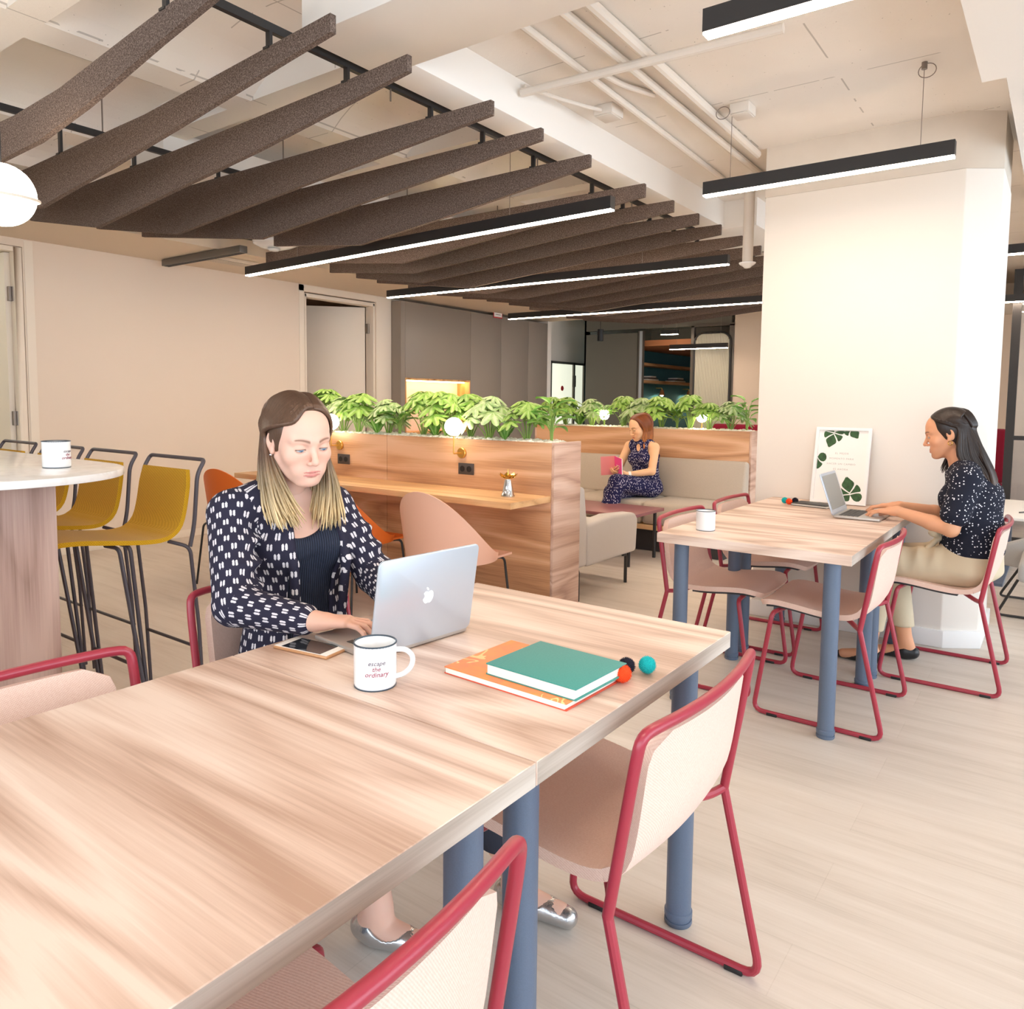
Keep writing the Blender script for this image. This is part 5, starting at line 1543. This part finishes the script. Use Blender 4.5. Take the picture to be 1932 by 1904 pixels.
# ------------------------------------------------------------------ woman with the patterned blazer
def ikat(name):
    n = N(name); at = n.node('ShaderNodeAttribute'); at.attribute_name = 'pat'
    s = n.sep(at.outputs['Vector'])
    u = n.math('DIVIDE', s[0], .0300); v = n.math('DIVIDE', s[1], .0245)
    row = n.math('FLOOR', v)
    u2 = n.math('ADD', u, n.math('MULTIPLY', n.math('MODULO', row, 2.0), .5))
    fu = n.math('SUBTRACT', n.math('FRACT', u2), .5); fv = n.math('SUBTRACT', n.math('FRACT', v), .5)
    jag = n.math('MULTIPLY', n.math('SUBTRACT', n.noise(n.coord((1,1,1), kind='Object'), 330, 1), .5), .30)
    au = n.math('ABSOLUTE', fu)
    # two feathered dashes side by side
    lane = n.math('ABSOLUTE', n.math('SUBTRACT', au, .115))
    notch = n.math('ADD', n.math('ABSOLUTE', fv), n.math('MULTIPLY', jag, .9))
    top = n.math('LESS_THAN', n.math('ADD', notch, n.math('MULTIPLY', lane, 1.6)), .37)
    side = n.math('LESS_THAN', n.math('ADD', lane, n.math('MULTIPLY', jag, .16)), .080)
    m = n.math('MULTIPLY', top, side)
    n.set(n.mix(m, '#2d2b3c', '#dcd7db'), .85, 0, .2)
    n.bump(n.noise(n.coord(), 500, 2), .15, .001)
    return n.m
M['ikat'] = ikat('patterned_blazer_cloth')
n = N('navy_ribbed_knit'); s = n.sep(n.coord())
rb = n.math('SINE', n.math('MULTIPLY', n.math('ADD', s[0], n.math('MULTIPLY', s[1], -.4)), 900))
n.bump(rb, .6, .003); n.set(n.ramp(n.math('ADD', .5, n.math('MULTIPLY', rb, .5)), [(0, '#1f2330'), (1, '#363d50')]), .8, 0, .25); M['knit'] = n.m
M['silver'] = plain('silver_leather', '#c9cacb', .25, .9, bump=.2, nscale=120)
M['denim'] = plain('dark_trousers', '#2a2c38', .85)

w1 = thing('person', 'seated woman in dark patterned blazer over a navy top typing on the front laptop', 'person', (1.36, 1.72, 0))
d1_ = (-.22, -.975)
T1 = Torso((1.385, 1.785, .55), (1.348, 1.755, .905), (1.320, 1.742, 1.050), (1.165, 1.780, .992), (1.462, 1.715, .985), (-.18, -.98))
eR, wR = A(1.072, 1.625, .790), A(1.122, 1.392, .782)
eL, wL = A(1.505, 1.590, .790), A(1.375, 1.385, .782)
kR, aR = A(1.235, 1.36, .485), A(1.20, 1.262, .085); kL, aL = A(1.475, 1.345, .485), A(1.50, 1.06, .085)
hpR, hpL = A(1.30, 1.76, .54), A(1.47, 1.75, .54)
def legs(S, infl=0, k=.03, foot=True):
    for hp, kn, an in ((hpR, kR, aR), (hpL, kL, aL)):
        S.rc(hp, kn, .082, .058, k, infl=infl); S.rc(kn, an, .055, .036, .015, infl=infl)
S = Sdf(); T1.add(S, -.004); legs(S)
for an, dr in ((aR, A(.25, -.97, 0)), (aL, A(.15, -.99, 0))):
    S.rc(an - A(0, 0, .045), an + dr*.12 - A(0, 0, .055), .034, .027, .02); S.rc(an - dr*.03 - A(0,0,.045), an, .030, .034, .02)
for sh, e, w_ in ((T1.shR, eR, wR), (T1.shL, eL, wL)):
    S.rc(sh, e, .046, .037, .02); S.rc(e, w_, .038, .025, .015)
body = S.mesh(.007)
Mh1 = frame(d1_, math.radians(-15), math.radians(-3)); H1 = A(1.298, 1.660, 1.194)
HS = head_sdf(gaze=-.002); HS.rc((0, -.022, -.05), Mh1.T @ (T1.nec - A(.0, -.01, .035) - H1), .048, .052, k=.02)
hv, hf = HS.mesh(.0014)
skin1 = lin3('#e2b7a3')
hc = head_colors(hv, skin1, lin3('#c97a74'), lin3('#6d4a38'), lin3('#2a1c1a'), gaze=-.002)
hw = H1 + hv @ Mh1.T
h1v, tips1, _ = hand_mesh(wR, (.66, -.74, -.06), (.0, .1, 1), -1, fore=eR + (wR-eR)*.55, curls=[(.10, .42, .40), (.16, .50, .42), (.20, .52, .42), (.22, .48, .4)], size=.93)
h2v, tips2, _ = hand_mesh(wL, (-.55, -.82, -.04), (.0, .1, 1), 1, fore=eL + (wL-eL)*.55, size=.93)
parts = [body, (hw, hf), h1v, h2v]
cols = np.concatenate([np.tile(skin1, (len(body[0]), 1)), hc, np.tile(skin1*A(1., .93, .90), (len(h1v[0]), 1)), np.tile(skin1*A(1., .93, .90), (len(h2v[0]), 1))])
np_obj('body', parts, M['skin'], w1, cols=cols)
eyes(w1, Mh1, H1, lin3('#6f8aa5'), .15)
# navy top
S = Sdf(); T1.add(S, .005, bust=.052, hips=False)
nb = T1.nec + T1.f*.075 - A(0, 0, .045)
def scoop(P):
    q = (P-nb); rr = np.sqrt((q @ T1.r/.092)**2 + (q @ T1.f/.10)**2 + (q[..., 2]/.085)**2); return (rr-1)*.085
S.cut(scoop, nb-.2, nb+.2, .003)
np_obj('top', [S.mesh(.005)], M['knit'], w1)
# blazer
S = Sdf(); T1.add(S, .017, bust=.046)
for sh, e, w_ in ((T1.shR, eR, wR), (T1.shL, eL, wL)):
    S.rc(sh, e, .058, .051, .02); S.rc(e, w_ + (e-w_)*.10, .051, .037, .012)
    for t, a_ in ((.30, .006), (.55, .006), (.8, .007)):   # crosswise creases of the sleeve
        p = sh + (e-sh)*t; S.el(p + A(.01, -.02, 0), (.055, .055, .013), k=.02)
def wedge(P):
    r_, f_, z_ = T1.loc(0, P) if False else ((P-T1.che) @ T1.r, (P-T1.che) @ T1.f, P[..., 2]-T1.che[2])
    hw_ = np.interp(z_, [-.35, -.20, -.05, .06, .16, .30], [.052, .060, .070, .066, .060, .060])
    return np.maximum(np.abs(r_+.012) - hw_, .005 - f_)
S.cut(wedge, T1.che - A(.3, .35, .4), T1.che + A(.3, .2, .3), .008)
def neckhole(P):
    q = P - (T1.nec + A(0, 0, .03)); return np.linalg.norm(q*A(1, 1, .8), axis=-1) - .066
S.cut(neckhole, T1.nec-.12, T1.nec+.15, .01)
# lapels and collar
for q in (-1, 1):
    for z0, x0, z1, x1 in ((-.33, .058, -.05, .078), (-.05, .078, .10, .074)):
        f0 = .128 if z0 < -.2 else .138
        a = T1.che + T1.r*(q*x0-.012) + T1.f*(.122 if z0 < -.2 else .135) + A(0, 0, z0); b_ = T1.che + T1.r*(q*x1-.012) + T1.f*(.135 if z1 < 0 else .082) + A(0, 0, z1)
        S.rc(a, b_, .012, .014, .010)
    a = T1.che + T1.r*(q*.074-.012) + T1.f*.082 + A(0, 0, .10); S.rc(a, T1.nec + T1.r*q*.066 - T1.f*.015 + A(0, 0, .002), .014, .015, .01)
S.rc(T1.nec + T1.r*.066 - T1.f*.015, T1.nec - T1.f*.062 + A(0, 0, .008), .015, .015, .01); S.rc(T1.nec - T1.r*.066 - T1.f*.015, T1.nec - T1.f*.062 + A(0, 0, .008), .015, .015, .01)
bz = S.mesh(.0055)
np_obj('blazer', [bz], M['ikat'], w1, uv=uv_bones(bz[0], [(T1.pel - A(0,0,.1), T1.nec + A(0,0,.05), .115, T1.r), (T1.shR, eR, .05, T1.f), (eR, wR, .042, A(0,0,1)), (T1.shL, eL, .05, T1.f), (eL, wL, .042, A(0,0,1))]))
S = Sdf(); legs(S, .012)
def cuff(P): return .155 - P[..., 2] if False else P[..., 2] - .155
S.cut(cuff, A(1, .9, -.1), A(1.8, 1.9, .16), .003)
S.el(T1.pel - A(0, 0, .02), (.18, .15, .10), k=.04)
np_obj('trousers', [S.mesh(.008)], M['denim'], w1)
for an, dr in ((aR, A(.25, -.97, 0)), (aL, A(.15, -.99, 0))):
    S = Sdf(); u_ = unit(dr)
    S.rc(an - A(0, 0, .047), an + u_*.135 - A(0, 0, .058), .039, .026, .02); S.rc(an - u_*.035 - A(0, 0, .045), an - A(0,0,.04), .034, .038, .02)
    S.cut(lambda P, an=an, u_=u_: np.linalg.norm((P - (an + u_*.035 + A(0, 0, .0)))*A(1, 1, .9), axis=-1) - .052, an-.12, an+.12, .004)
    S.cut(lambda P: P[..., 2] - .003, an-.25, A(2, 2, .01), .002)
    np_obj('shoe', [S.mesh(.004)], M['silver'], w1)
# ring and earring
p = np.asarray(tips1[2]); B().ball(tuple(H1 + Mh1 @ A(.0775, .004, -.040)), .0042, 10, 8).obj('earring', M['chrome'], w1).matrix_parent_inverse = Matrix.Translation(-Vector(w1.location))
# hair
Hh_ = Hair(Mh1, H1, 3)
ro, md_, bl_ = lin3('#5f4636'), lin3('#8f6f50'), lin3('#d9bd8c')
def colw1(q, t):
    z = q.z; 
    k = min(1, max(0, (1.14-z)/.15)); c = ro*(1-k) + bl_*k
    return c*(1-.25*(1-abs(2*k-1))) if 0 < k < 1 else c
Hh_.cap(.0035, lambda q, t: ro*.8, face=((-.010, .112, -.044), (.056, .082, .104)))
rn = Hh_.rn
J = lambda s_: rn.uniform(-s_, s_)
for i in range(190):                     # her right: swept across the forehead and back over the ear
    t = (i+.5)/190; a0 = math.radians(52 + 95*t); g_ = (1-t)**1.5
    p = [Hh_.W(skull((-.17 + J(.01), cos(a0), sin(a0)), .009)), Hh_.W(skull((.16, .88*cos(a0)+.10, .92*sin(a0)), .013)),
         Hh_.W(skull((.55 + J(.03), .86*cos(a0)+.24*g_, .86*sin(a0)-.26*g_), .014)), Hh_.W(skull((.88 + J(.03), .48-.84*t, .24+.24*t), .014)),
         Hh_.W(skull((1.0, .06-.62*t, .0+.06*t), .018)), Hh_.W(skull((.96, -.10-.60*t, -.30), .017))]
    e = A(1.212 + .082*(rn.random()**.8), 1.610 + .085*t + .02*rn.random(), .950 + .045*rn.random())
    m = p[-1]*.58 + e*.42 + A(-.012 + J(.004), 0, 0); m2 = p[-1]*.22 + e*.78 + A(-.010 + J(.004), 0, 0)
    Hh_.lock(p + [m, m2, e], [.003, .0052, .0058, .0060, .0058, .0055, .0052, .0036, .0006], colw1)
for i in range(150):                     # her left: frames the face
    t = (i+.5)/150; a0 = math.radians(50 + 96*t)
    p = [Hh_.W(skull((-.18 + J(.01), cos(a0), sin(a0)), .009)), Hh_.W(skull((-.50, .84*cos(a0)+.06, .84*sin(a0)), .013)),
         Hh_.W(skull((-.86 + J(.02), .52-1.05*t, .34), .014)), Hh_.W(skull((-.97, .44-1.1*t, -.06), .015)), Hh_.W(skull((-.88, .50-1.2*t, -.62), .020))]
    e = A(1.338 + .072*rn.random(), 1.595 + .11*t + .02*rn.random(), .935 + .05*rn.random())
    m = p[-1]*.5 + e*.5 + A(.008 + J(.004), 0, 0); m2 = p[-1]*.2 + e*.8 + A(.004 + J(.004), 0, 0)
    Hh_.lock(p + [m, m2, e], [.003, .0055, .0060, .0060, .0058, .0054, .0036, .0006], colw1)
for i in range(70):                      # back
    t = (i+.5)/70; x = -1 + 2*t
    p = [Hh_.W(skull((-.12, -.25, 1), .009)), Hh_.W(skull((.70*x, -.62, .66), .014)), Hh_.W(skull((.88*x, -.80, -.05), .016)), Hh_.W(skull((.82*x, -.78, -.65), .020))]
    e = A(1.320 - .115*x + .01*rn.random(), 1.775 - .05*abs(x), .965 + .04*rn.random())
    Hh_.lock(p + [p[-1]*.5 + e*.5 + A(0, .012, 0), e], [.003, .0085, .0090, .0090, .0070, .001], colw1)
Hh_.obj('hair', w1)
# ------------------------------------------------------------------ woman with the dotted blouse
def dots(name, base, dot, scale, rad, stretch=(1,1,1)):
    n = N(name); v = n.node('ShaderNodeTexVoronoi'); v.inputs['Scale'].default_value = scale; v.inputs['Randomness'].default_value = .75
    n.link(n.coord(stretch), v.inputs['Vector'])
    m = n.math('LESS_THAN', v.outputs['Distance'], rad)
    n.set(n.mix(m, base, dot), .85, 0, .2); n.bump(n.noise(n.coord(), 400, 2), .1, .001); return n.m
M['dots'] = dots('navy_dotted_blouse', '#20222f', '#e8e8ee', 74, .235)
M['motif'] = dots('navy_motif_jumpsuit', '#23234a', '#c9c5d8', 58, .30, (1.6, 1.6, .75))
M['khaki'] = plain('khaki_cotton', '#cfbfa3', .85, bump=.1, nscale=300)
M['blackleather'] = plain('black_leather_flats', '#1d1d20', .4)
w2 = thing('person', 'seated woman in navy dotted blouse and khaki trousers typing at the second table', 'person', (4.15, .36, 0))
dv = (-.10, .995)
T2 = Torso((4.165, .325, .55), (4.15, .335, .875), (4.145, .375, 1.015), (4.315, .365, .965), (3.985, .350, .965), dv)
eL2, wL2 = A(3.945, .395, .735), A(3.995, .625, .790)
eR2, wR2 = A(4.37, .430, .745), A(4.205, .650, .790)
hL, hR = A(4.09, .33, .54), A(4.25, .33, .54)
kL2, aL2 = A(4.075, .70, .515), A(4.075, .735, .085); kR2, aR2 = A(4.25, .68, .515), A(4.26, .60, .085)
def legs2(S, infl=0):
    for hp, kn, an in ((hL, kL2, aL2), (hR, kR2, aR2)):
        S.rc(hp, kn, .082, .060, .03, infl=infl); S.rc(kn, an, .056, .034, .015, infl=infl)
S = Sdf(); T2.add(S, -.004); legs2(S)
for an in (aL2, aR2):
    S.rc(an - A(0, 0, .045), an + A(-.01, .12, -.058), .033, .024, .02); S.rc(an - A(0, .03, .045), an, .028, .033, .02)
for sh, e in ((T2.shL, eL2), (T2.shR, eR2)): S.rc(sh, e, .046, .038, .02)
body2 = S.mesh(.007)
S = Sdf()
for sh, e, w_ in ((T2.shL, eL2, wL2), (T2.shR, eR2, wR2)):
    S.rc(sh + (e-sh)*.3, e, .042, .036, .02); S.rc(e, e + (w_-e)*.35, .036, .035, .012); S.rc(e + (w_-e)*.35, w_, .035, .024, .012)
arms2 = S.mesh(.004)
Mh2 = frame((-.12, .99), math.radians(-14)); H2 = A(4.15, .448, 1.168)
HS = head_sdf(gaze=.0, smile=.004); HS.rc((0, -.022, -.05), Mh2.T @ (T2.nec - A(0, 0, .035) - H2), .050, .055, k=.02)
hv, hf = HS.mesh(.0024)
skin2 = lin3('#dba07c')
hc = head_colors(hv, skin2, lin3('#c06f62'), lin3('#33241e'), lin3('#2a1d18'), smile=.004)
hl_, t_, _ = hand_mesh(wL2, (.10, .985, -.10), (0, .1, 1), 1, fore=eL2 + (wL2-eL2)*.6, curls=[(.15, .5, .4), (.2, .5, .4), (.25, .55, .45), (.3, .55, .45)], size=.93, h=.002)
hr_, t2_, _ = hand_mesh(wR2, (-.22, .97, -.06), (0, .1, 1), -1, fore=eR2 + (wR2-eR2)*.6, size=.93, h=.002)
parts = [body2, arms2, (H2 + hv @ Mh2.T, hf), hl_, hr_]
cols = np.concatenate([np.tile(skin2, (len(body2[0])+len(arms2[0]), 1)), hc, np.tile(skin2, (len(hl_[0])+len(hr_[0]), 1))])
np_obj('body', parts, M['skin'], w2, cols=cols)
eyes(w2, Mh2, H2, lin3('#4a3326'), .1)
S = Sdf(); T2.add(S, .018, bust=.042, hips=False, w=1.05)
for sh, e in ((T2.shL, eL2), (T2.shR, eR2)):
    S.rc(sh, sh + (e-sh)*.70, .056, .063, .03)
S.ec(T2.pel + A(0, 0, .08), T2.pel + A(0, .0, .20), (.155, .13), (.145, .118), T2.r, T2.f, .03)
def nh2(P): return np.linalg.norm((P - (T2.nec + A(0, .03, .035)))*A(1, 1, .9), axis=-1) - .074
S.cut(nh2, T2.nec-.14, T2.nec+.16, .006)
np_obj('blouse', [S.mesh(.0055)], M['dots'], w2)
S = Sdf(); legs2(S, .016); S.ec(T2.pel - A(0, 0, .02), T2.pel + A(0, 0, .10), (.175, .135), (.150, .125), T2.r, T2.f, .04)
for q, t in ((hL, .55), (hL, .75), (hL, .35), (hR, .5)):
    kn = kL2 if q is hL else kR2; p = q + (kn-q)*t; S.el(p + A(-.03, 0, .04), (.05, .010, .05), k=.03)
S.cut(lambda P: P[..., 2] - .17, A(3.7, .2, -.1), A(4.6, 1, .18), .003)
np_obj('trousers', [S.mesh(.007)], M['khaki'], w2)
S = Sdf(); c = T2.pel + A(-.06, .13, .12)
S.el(c, (.020, .018, .020), k=.006); S.rc(c, c + A(-.045, .025, .025), .014, .020, .008); S.rc(c, c + A(.04, .03, .02), .014, .020, .008); S.rc(c, c + A(-.03, .045, -.06), .010, .014, .008); S.rc(c, c + A(.01, .05, -.055), .010, .014, .008)
np_obj('belt_bow', [S.mesh(.004)], M['khaki'], w2)
for an in (aL2, aR2):
    S = Sdf(); S.rc(an - A(0, 0, .050), an + A(-.01, .150, -.066), .037, .017, .02); S.rc(an - A(0, .035, .048), an - A(0, 0, .045), .032, .037, .02)
    S.cut(lambda P, an=an: np.linalg.norm(P - (an + A(0, .03, .012)), axis=-1) - .056, an-.12, an+.12, .004)
    S.cut(lambda P: P[..., 2] - .003, an-.25, an*A(1,1,0)+A(.3,.3,.01), .002)
    np_obj('shoe', [S.mesh(.004)], M['blackleather'], w2)
e_ = B().tube([tuple(H2 + Mh2 @ (A(-.079, .003, -.047) + A(.001*cos(a), .0085*cos(a), .0095*sin(a)))) for a in [2*PI*i/16 for i in range(16)]], .0016, 6, closed=True).obj('earring', M['gold'], w2)
e_.matrix_parent_inverse = Matrix.Translation(-Vector(w2.location))
G = Hair(Mh2, H2, 9); rn = G.rn
dk_, tp_ = lin3('#2a1d17'), lin3('#6e5747')
def colw2(q, t):
    k = min(1, max(0, (1.02-q.z)/.20)); return dk_*(1-k) + tp_*k
G.cap(.004, lambda q, t: dk_, face=((0, .108, -.034), (.068, .080, .108)))
J = lambda s_: rn.uniform(-s_, s_)
for sd in (-1, 1):
    for i in range(100):
        t = (i+.5)/100; a0 = math.radians(48 + 96*t); g_ = (1-t)**2
        p = [G.W(skull((.05*sd + J(.02), cos(a0), sin(a0)), .009)), G.W(skull((.45*sd, .86*cos(a0)+.06, .86*sin(a0)), .013)),
             G.W(skull((.86*sd, .44-.9*t, .40-.05*t), .014)), G.W(skull((.97*sd, .02-.72*t, .10-.1*t), .013)), G.W(skull((.90*sd, -.26-.62*t, -.26), .014))]
        if sd == 1 and i % 6 == 0:
            e = A(4.235 + .02*rn.random(), .455 + .03*rn.random(), .965 + .03*rn.random())
            ms = [p[-1]*.5 + e*.5]
        else:
            e = A(4.15 + sd*(.080 - .045*t) + J(.012), .272 - .035*t + J(.008), .80 + .07*rn.random())
            ms = [A(4.15 + sd*(.088-.03*t), .392 - .092*t, 1.065) + A(J(.006), J(.005), 0), A(4.15 + sd*(.098-.05*t), .325 - .070*t, .965) + A(J(.006), J(.005), 0)]
        G.lock(p + ms + [e], [.003, .0070, .0075, .0078, .0080, .0085, .0080, .0012], colw2)
for i in range(50):
    x = -1 + 2*(i+.5)/50
    p = [G.W(skull((0, -.25, 1), .008)), G.W(skull((.7*x, -.72, .55), .010)), G.W(skull((.75*x, -.95, -.1), .011)), G.W(skull((.6*x, -.85, -.45), .012))]
    e = A(4.15 + .05*x, .236 + .015*rn.random(), .80 + .07*rn.random())
    G.lock(p + [A(4.15 + .075*x, .300 + J(.006), 1.065), A(4.15 + .07*x, .252 + J(.006), .955), e], [.003, .009, .0095, .0095, .009, .009, .0015], colw2)
G.obj('hair', w2)

# ------------------------------------------------------------------ woman reading on the sofa
w3 = thing('person', 'woman in navy patterned jumpsuit sitting on the sofa reading a pink book', 'person', (6.2, 3.07, 0))
T3 = Torso((6.24, 3.045, .535), (6.24, 3.065, .815), (6.225, 3.075, .935), (6.235, 3.205, .895), (6.20, 2.945, .895), (-1, .10))
T3 = Torso((6.24, 3.045, .535), (6.24, 3.065, .800), (6.225, 3.085, .945), (6.255, 3.235, .893), (6.195, 2.945, .893), (-.97, .2))
eR3, wR3 = A(6.14, 3.285, .68), A(5.98, 3.235, .675)
eL3, wL3 = A(6.12, 2.935, .685), A(5.965, 3.10, .655)
hR3, hL3 = A(6.23, 3.135, .53), A(6.22, 2.98, .53)
kR3, aR3 = A(5.86, 3.185, .50), A(5.82, 3.21, .09)
kL3, aL3 = A(5.84, 3.13, .595), A(5.74, 3.20, .20)
def legs3(S, infl=0, wide=0):
    for hp, kn, an in ((hR3, kR3, aR3), (hL3, kL3, aL3)):
        S.rc(hp, kn, .078, .060, .03, infl=infl); S.rc(kn, an, .054, .034+wide, .02, infl=infl)
S = Sdf(); T3.add(S, -.004, w=.92, bust=.045); legs3(S)
for an in (aR3, aL3): S.rc(an, an + A(-.12, .02, -.055), .030, .024, .02)
for sh, e, w_ in ((T3.shR, eR3, wR3), (T3.shL, eL3, wL3)):
    S.rc(sh, e, .042, .034, .02); S.rc(e, w_, .034, .023, .012)
b3 = S.mesh(.006)
Mh3 = frame((-.86, .50), math.radians(-20)); H3 = A(6.20, 3.105, 1.075)
HS = head_sdf(gaze=-.002); HS.rc((0, -.022, -.05), Mh3.T @ (T3.nec - A(0, 0, .03) - H3), .046, .050, k=.02)
hv, hf = HS.mesh(.003)
skin3 = lin3('#eebf95')
hc = head_colors(hv, skin3, lin3('#cc7a66'), lin3('#8a5a36'), lin3('#4a3020'), gaze=-.002)
ha, _, _ = hand_mesh(wR3, (-.7, -.55, .10), (-.4, .5, -.6), -1, fore=eR3 + (wR3-eR3)*.6, h=.0026, size=.9)
hb, _, _ = hand_mesh(wL3, (-.55, .75, .10), (-.4, -.3, -.75), 1, fore=eL3 + (wL3-eL3)*.6, h=.0026, size=.9)
np_obj('body', [b3, (H3 + hv @ Mh3.T, hf), ha, hb], M['skin'], w3, cols=np.concatenate([np.tile(skin3, (len(b3[0]), 1)), hc, np.tile(skin3, (len(ha[0])+len(hb[0]), 1))]))
S = Sdf(); T3.add(S, .010, bust=.047, w=.92); legs3(S, .016, .040)
for sh in (T3.shR, T3.shL):
    S.cut(lambda P, sh=sh: np.linalg.norm((P - (sh + (sh-T3.nec)*.12))*A(1, 1, .75), axis=-1) - .078, sh-.16, sh+.16, .006)
S.cut(lambda P: np.linalg.norm((P - (T3.nec + T3.f*.075 - A(0, 0, .055)))*A(1, 1, .75), axis=-1) - .030, T3.nec-.2, T3.nec+.2, .004)
S.cut(lambda P: np.linalg.norm(P - (T3.nec + A(0, 0, .045)), axis=-1) - .062, T3.nec-.1, T3.nec+.12, .004)
S.cut(lambda P: P[..., 2] - .12, A(5.5, 2.7, -.1), A(6.6, 3.5, .13), .003)
np_obj('jumpsuit', [S.mesh(.006)], M['motif'], w3)
for an in (aR3, aL3):
    S = Sdf(); S.rc(an - A(0, 0, .035), an + A(-.13, .02, -.062), .034, .024, .02)
    np_obj('shoe', [S.mesh(.005)], M['blackleather'], w3)
bd = unit(wL3 - eL3)
e_ = B().cyl(tuple(wL3 - bd*.012), tuple(wL3 - bd*.034), .028, 16).obj('wrist_band', M['whitem'], w3); e_.matrix_parent_inverse = Matrix.Translation(-Vector(w3.location))
G = Hair(Mh3, H3, 21); rn = G.rn
au1, au2 = lin3('#7a3f1e'), lin3('#c07a3c')
def colw3(q, t): k = min(1, max(0, (1.10-q.z)/.22)); return au1*(1-k) + au2*k
G.cap(.004, lambda q, t: au1)
for sd in (-1, 1):
    for i in range(44):
        t = (i+.5)/44; a0 = math.radians(44 + 100*t)
        p = [G.W(skull((.12 + rn.uniform(-.02, .02), cos(a0), sin(a0)), .008)), G.W(skull((.58*sd, .75*cos(a0)+.1, .70), .013)),
             G.W(skull((.93*sd, .42-1.0*t, .2), .016)), G.W(skull((.97*sd, .30-1.0*t, -.3), .022)), G.W(skull((.90*sd, .30-1.0*t, -.85), .032))]
        b_ = p[-1]; e = A(b_[0] - .02 + .03*rn.random(), b_[1] + .01*rn.uniform(-1, 1), .865 + .05*rn.random())
        wv = A(.012*rn.uniform(-1, 1), .014*rn.uniform(-1, 1), 0)
        G.lock(p + [b_*.6+e*.4 + wv, b_*.25+e*.75 - wv, e], [.004, .009, .010, .010, .010, .010, .009, .003], colw3)
for i in range(26):
    x = -1 + 2*(i+.5)/26
    p = [G.W(skull((.05, -.25, 1), .008)), G.W(skull((.75*x, -.7, .5), .016)), G.W(skull((.9*x, -.85, -.2), .022)), G.W(skull((.9*x, -.7, -.8), .034))]
    b_ = p[-1]; e = A(b_[0], b_[1], .88 + .04*rn.random())
    G.lock(p + [b_*.5+e*.5 + A(.01, 0, 0), e], [.004, .012, .013, .013, .012, .004], colw3)
G.obj('hair', w3)
# the pink book she holds
pb = thing('open_book', 'open pink book held by the woman reading on the sofa', 'book', (5.93, 3.20, .655), 0)
bx_ = V(-.10, .35, .0)
for sd, ang, cm, pn_ in ((-1, 205, M['bookpink'], 'front_cover'), (1, 95, M['bookpink2'], 'back_cover')):
    a = math.radians(ang + 45); ux = V(cos(a), sin(a), 0)
    ux = V(-.55, -.83, 0).normalized() if sd == -1 else V(-.62, .78, 0).normalized()
    uz = V(-.18, -.05, .98).normalized(); ux = (ux - uz*ux.dot(uz)).normalized(); un = ux.cross(uz)
    c = ux*.062 + uz*.085
    inn = un if un.x > 0 else -un
    B().obox(c, ux, uz, un, .062, .085, .0018).obj(pn_, cm, pb)
    B().obox(c + inn*.0075, ux, uz, un, .058, .081, .0055).obj('pages', M['paper'], pb)
    if sd == -1:
        tb = B()
        for q in (-.006, .010): tb.obox(c - inn*.0022 + uz*q, ux, uz, un, .030, .0022, .0004)
        tb.obj('cover_title', M['whitem'], pb)
# ------------------------------------------------------------------ light
w = bpy.data.worlds.new('sky'); sc.world = w; w.use_nodes = True
bg = w.node_tree.nodes['Background']; bg.inputs[0].default_value = (.80, .90, 1.0, 1); bg.inputs[1].default_value = 4.4
def portal(c, size, rot):
    l = bpy.data.lights.new('window_portal', 'AREA'); l.shape = 'RECTANGLE'; l.size, l.size_y = size; l.cycles.is_portal = True
    o = bpy.data.objects.new('window_portal', l); COL.objects.link(o); o.location = c; o.rotation_euler = rot
portal(((X0+X1)/2, YR-.1, 1.42), (X1-X0, 2.4), (PI/2, 0, 0))
portal((X0-.12, .3, 1.42), (6.6, 2.4), (PI/2, 0, -PI/2))
sc.view_settings.view_transform = 'Standard'; sc.view_settings.look = 'None'; sc.view_settings.gamma = 1
sc.view_settings.exposure = 0.6
sc.cycles.use_denoising = True
sc.cycles.max_bounces = 8; sc.cycles.diffuse_bounces = 6; sc.cycles.transparent_max_bounces = 12
sc.cycles.sample_clamp_indirect = 8
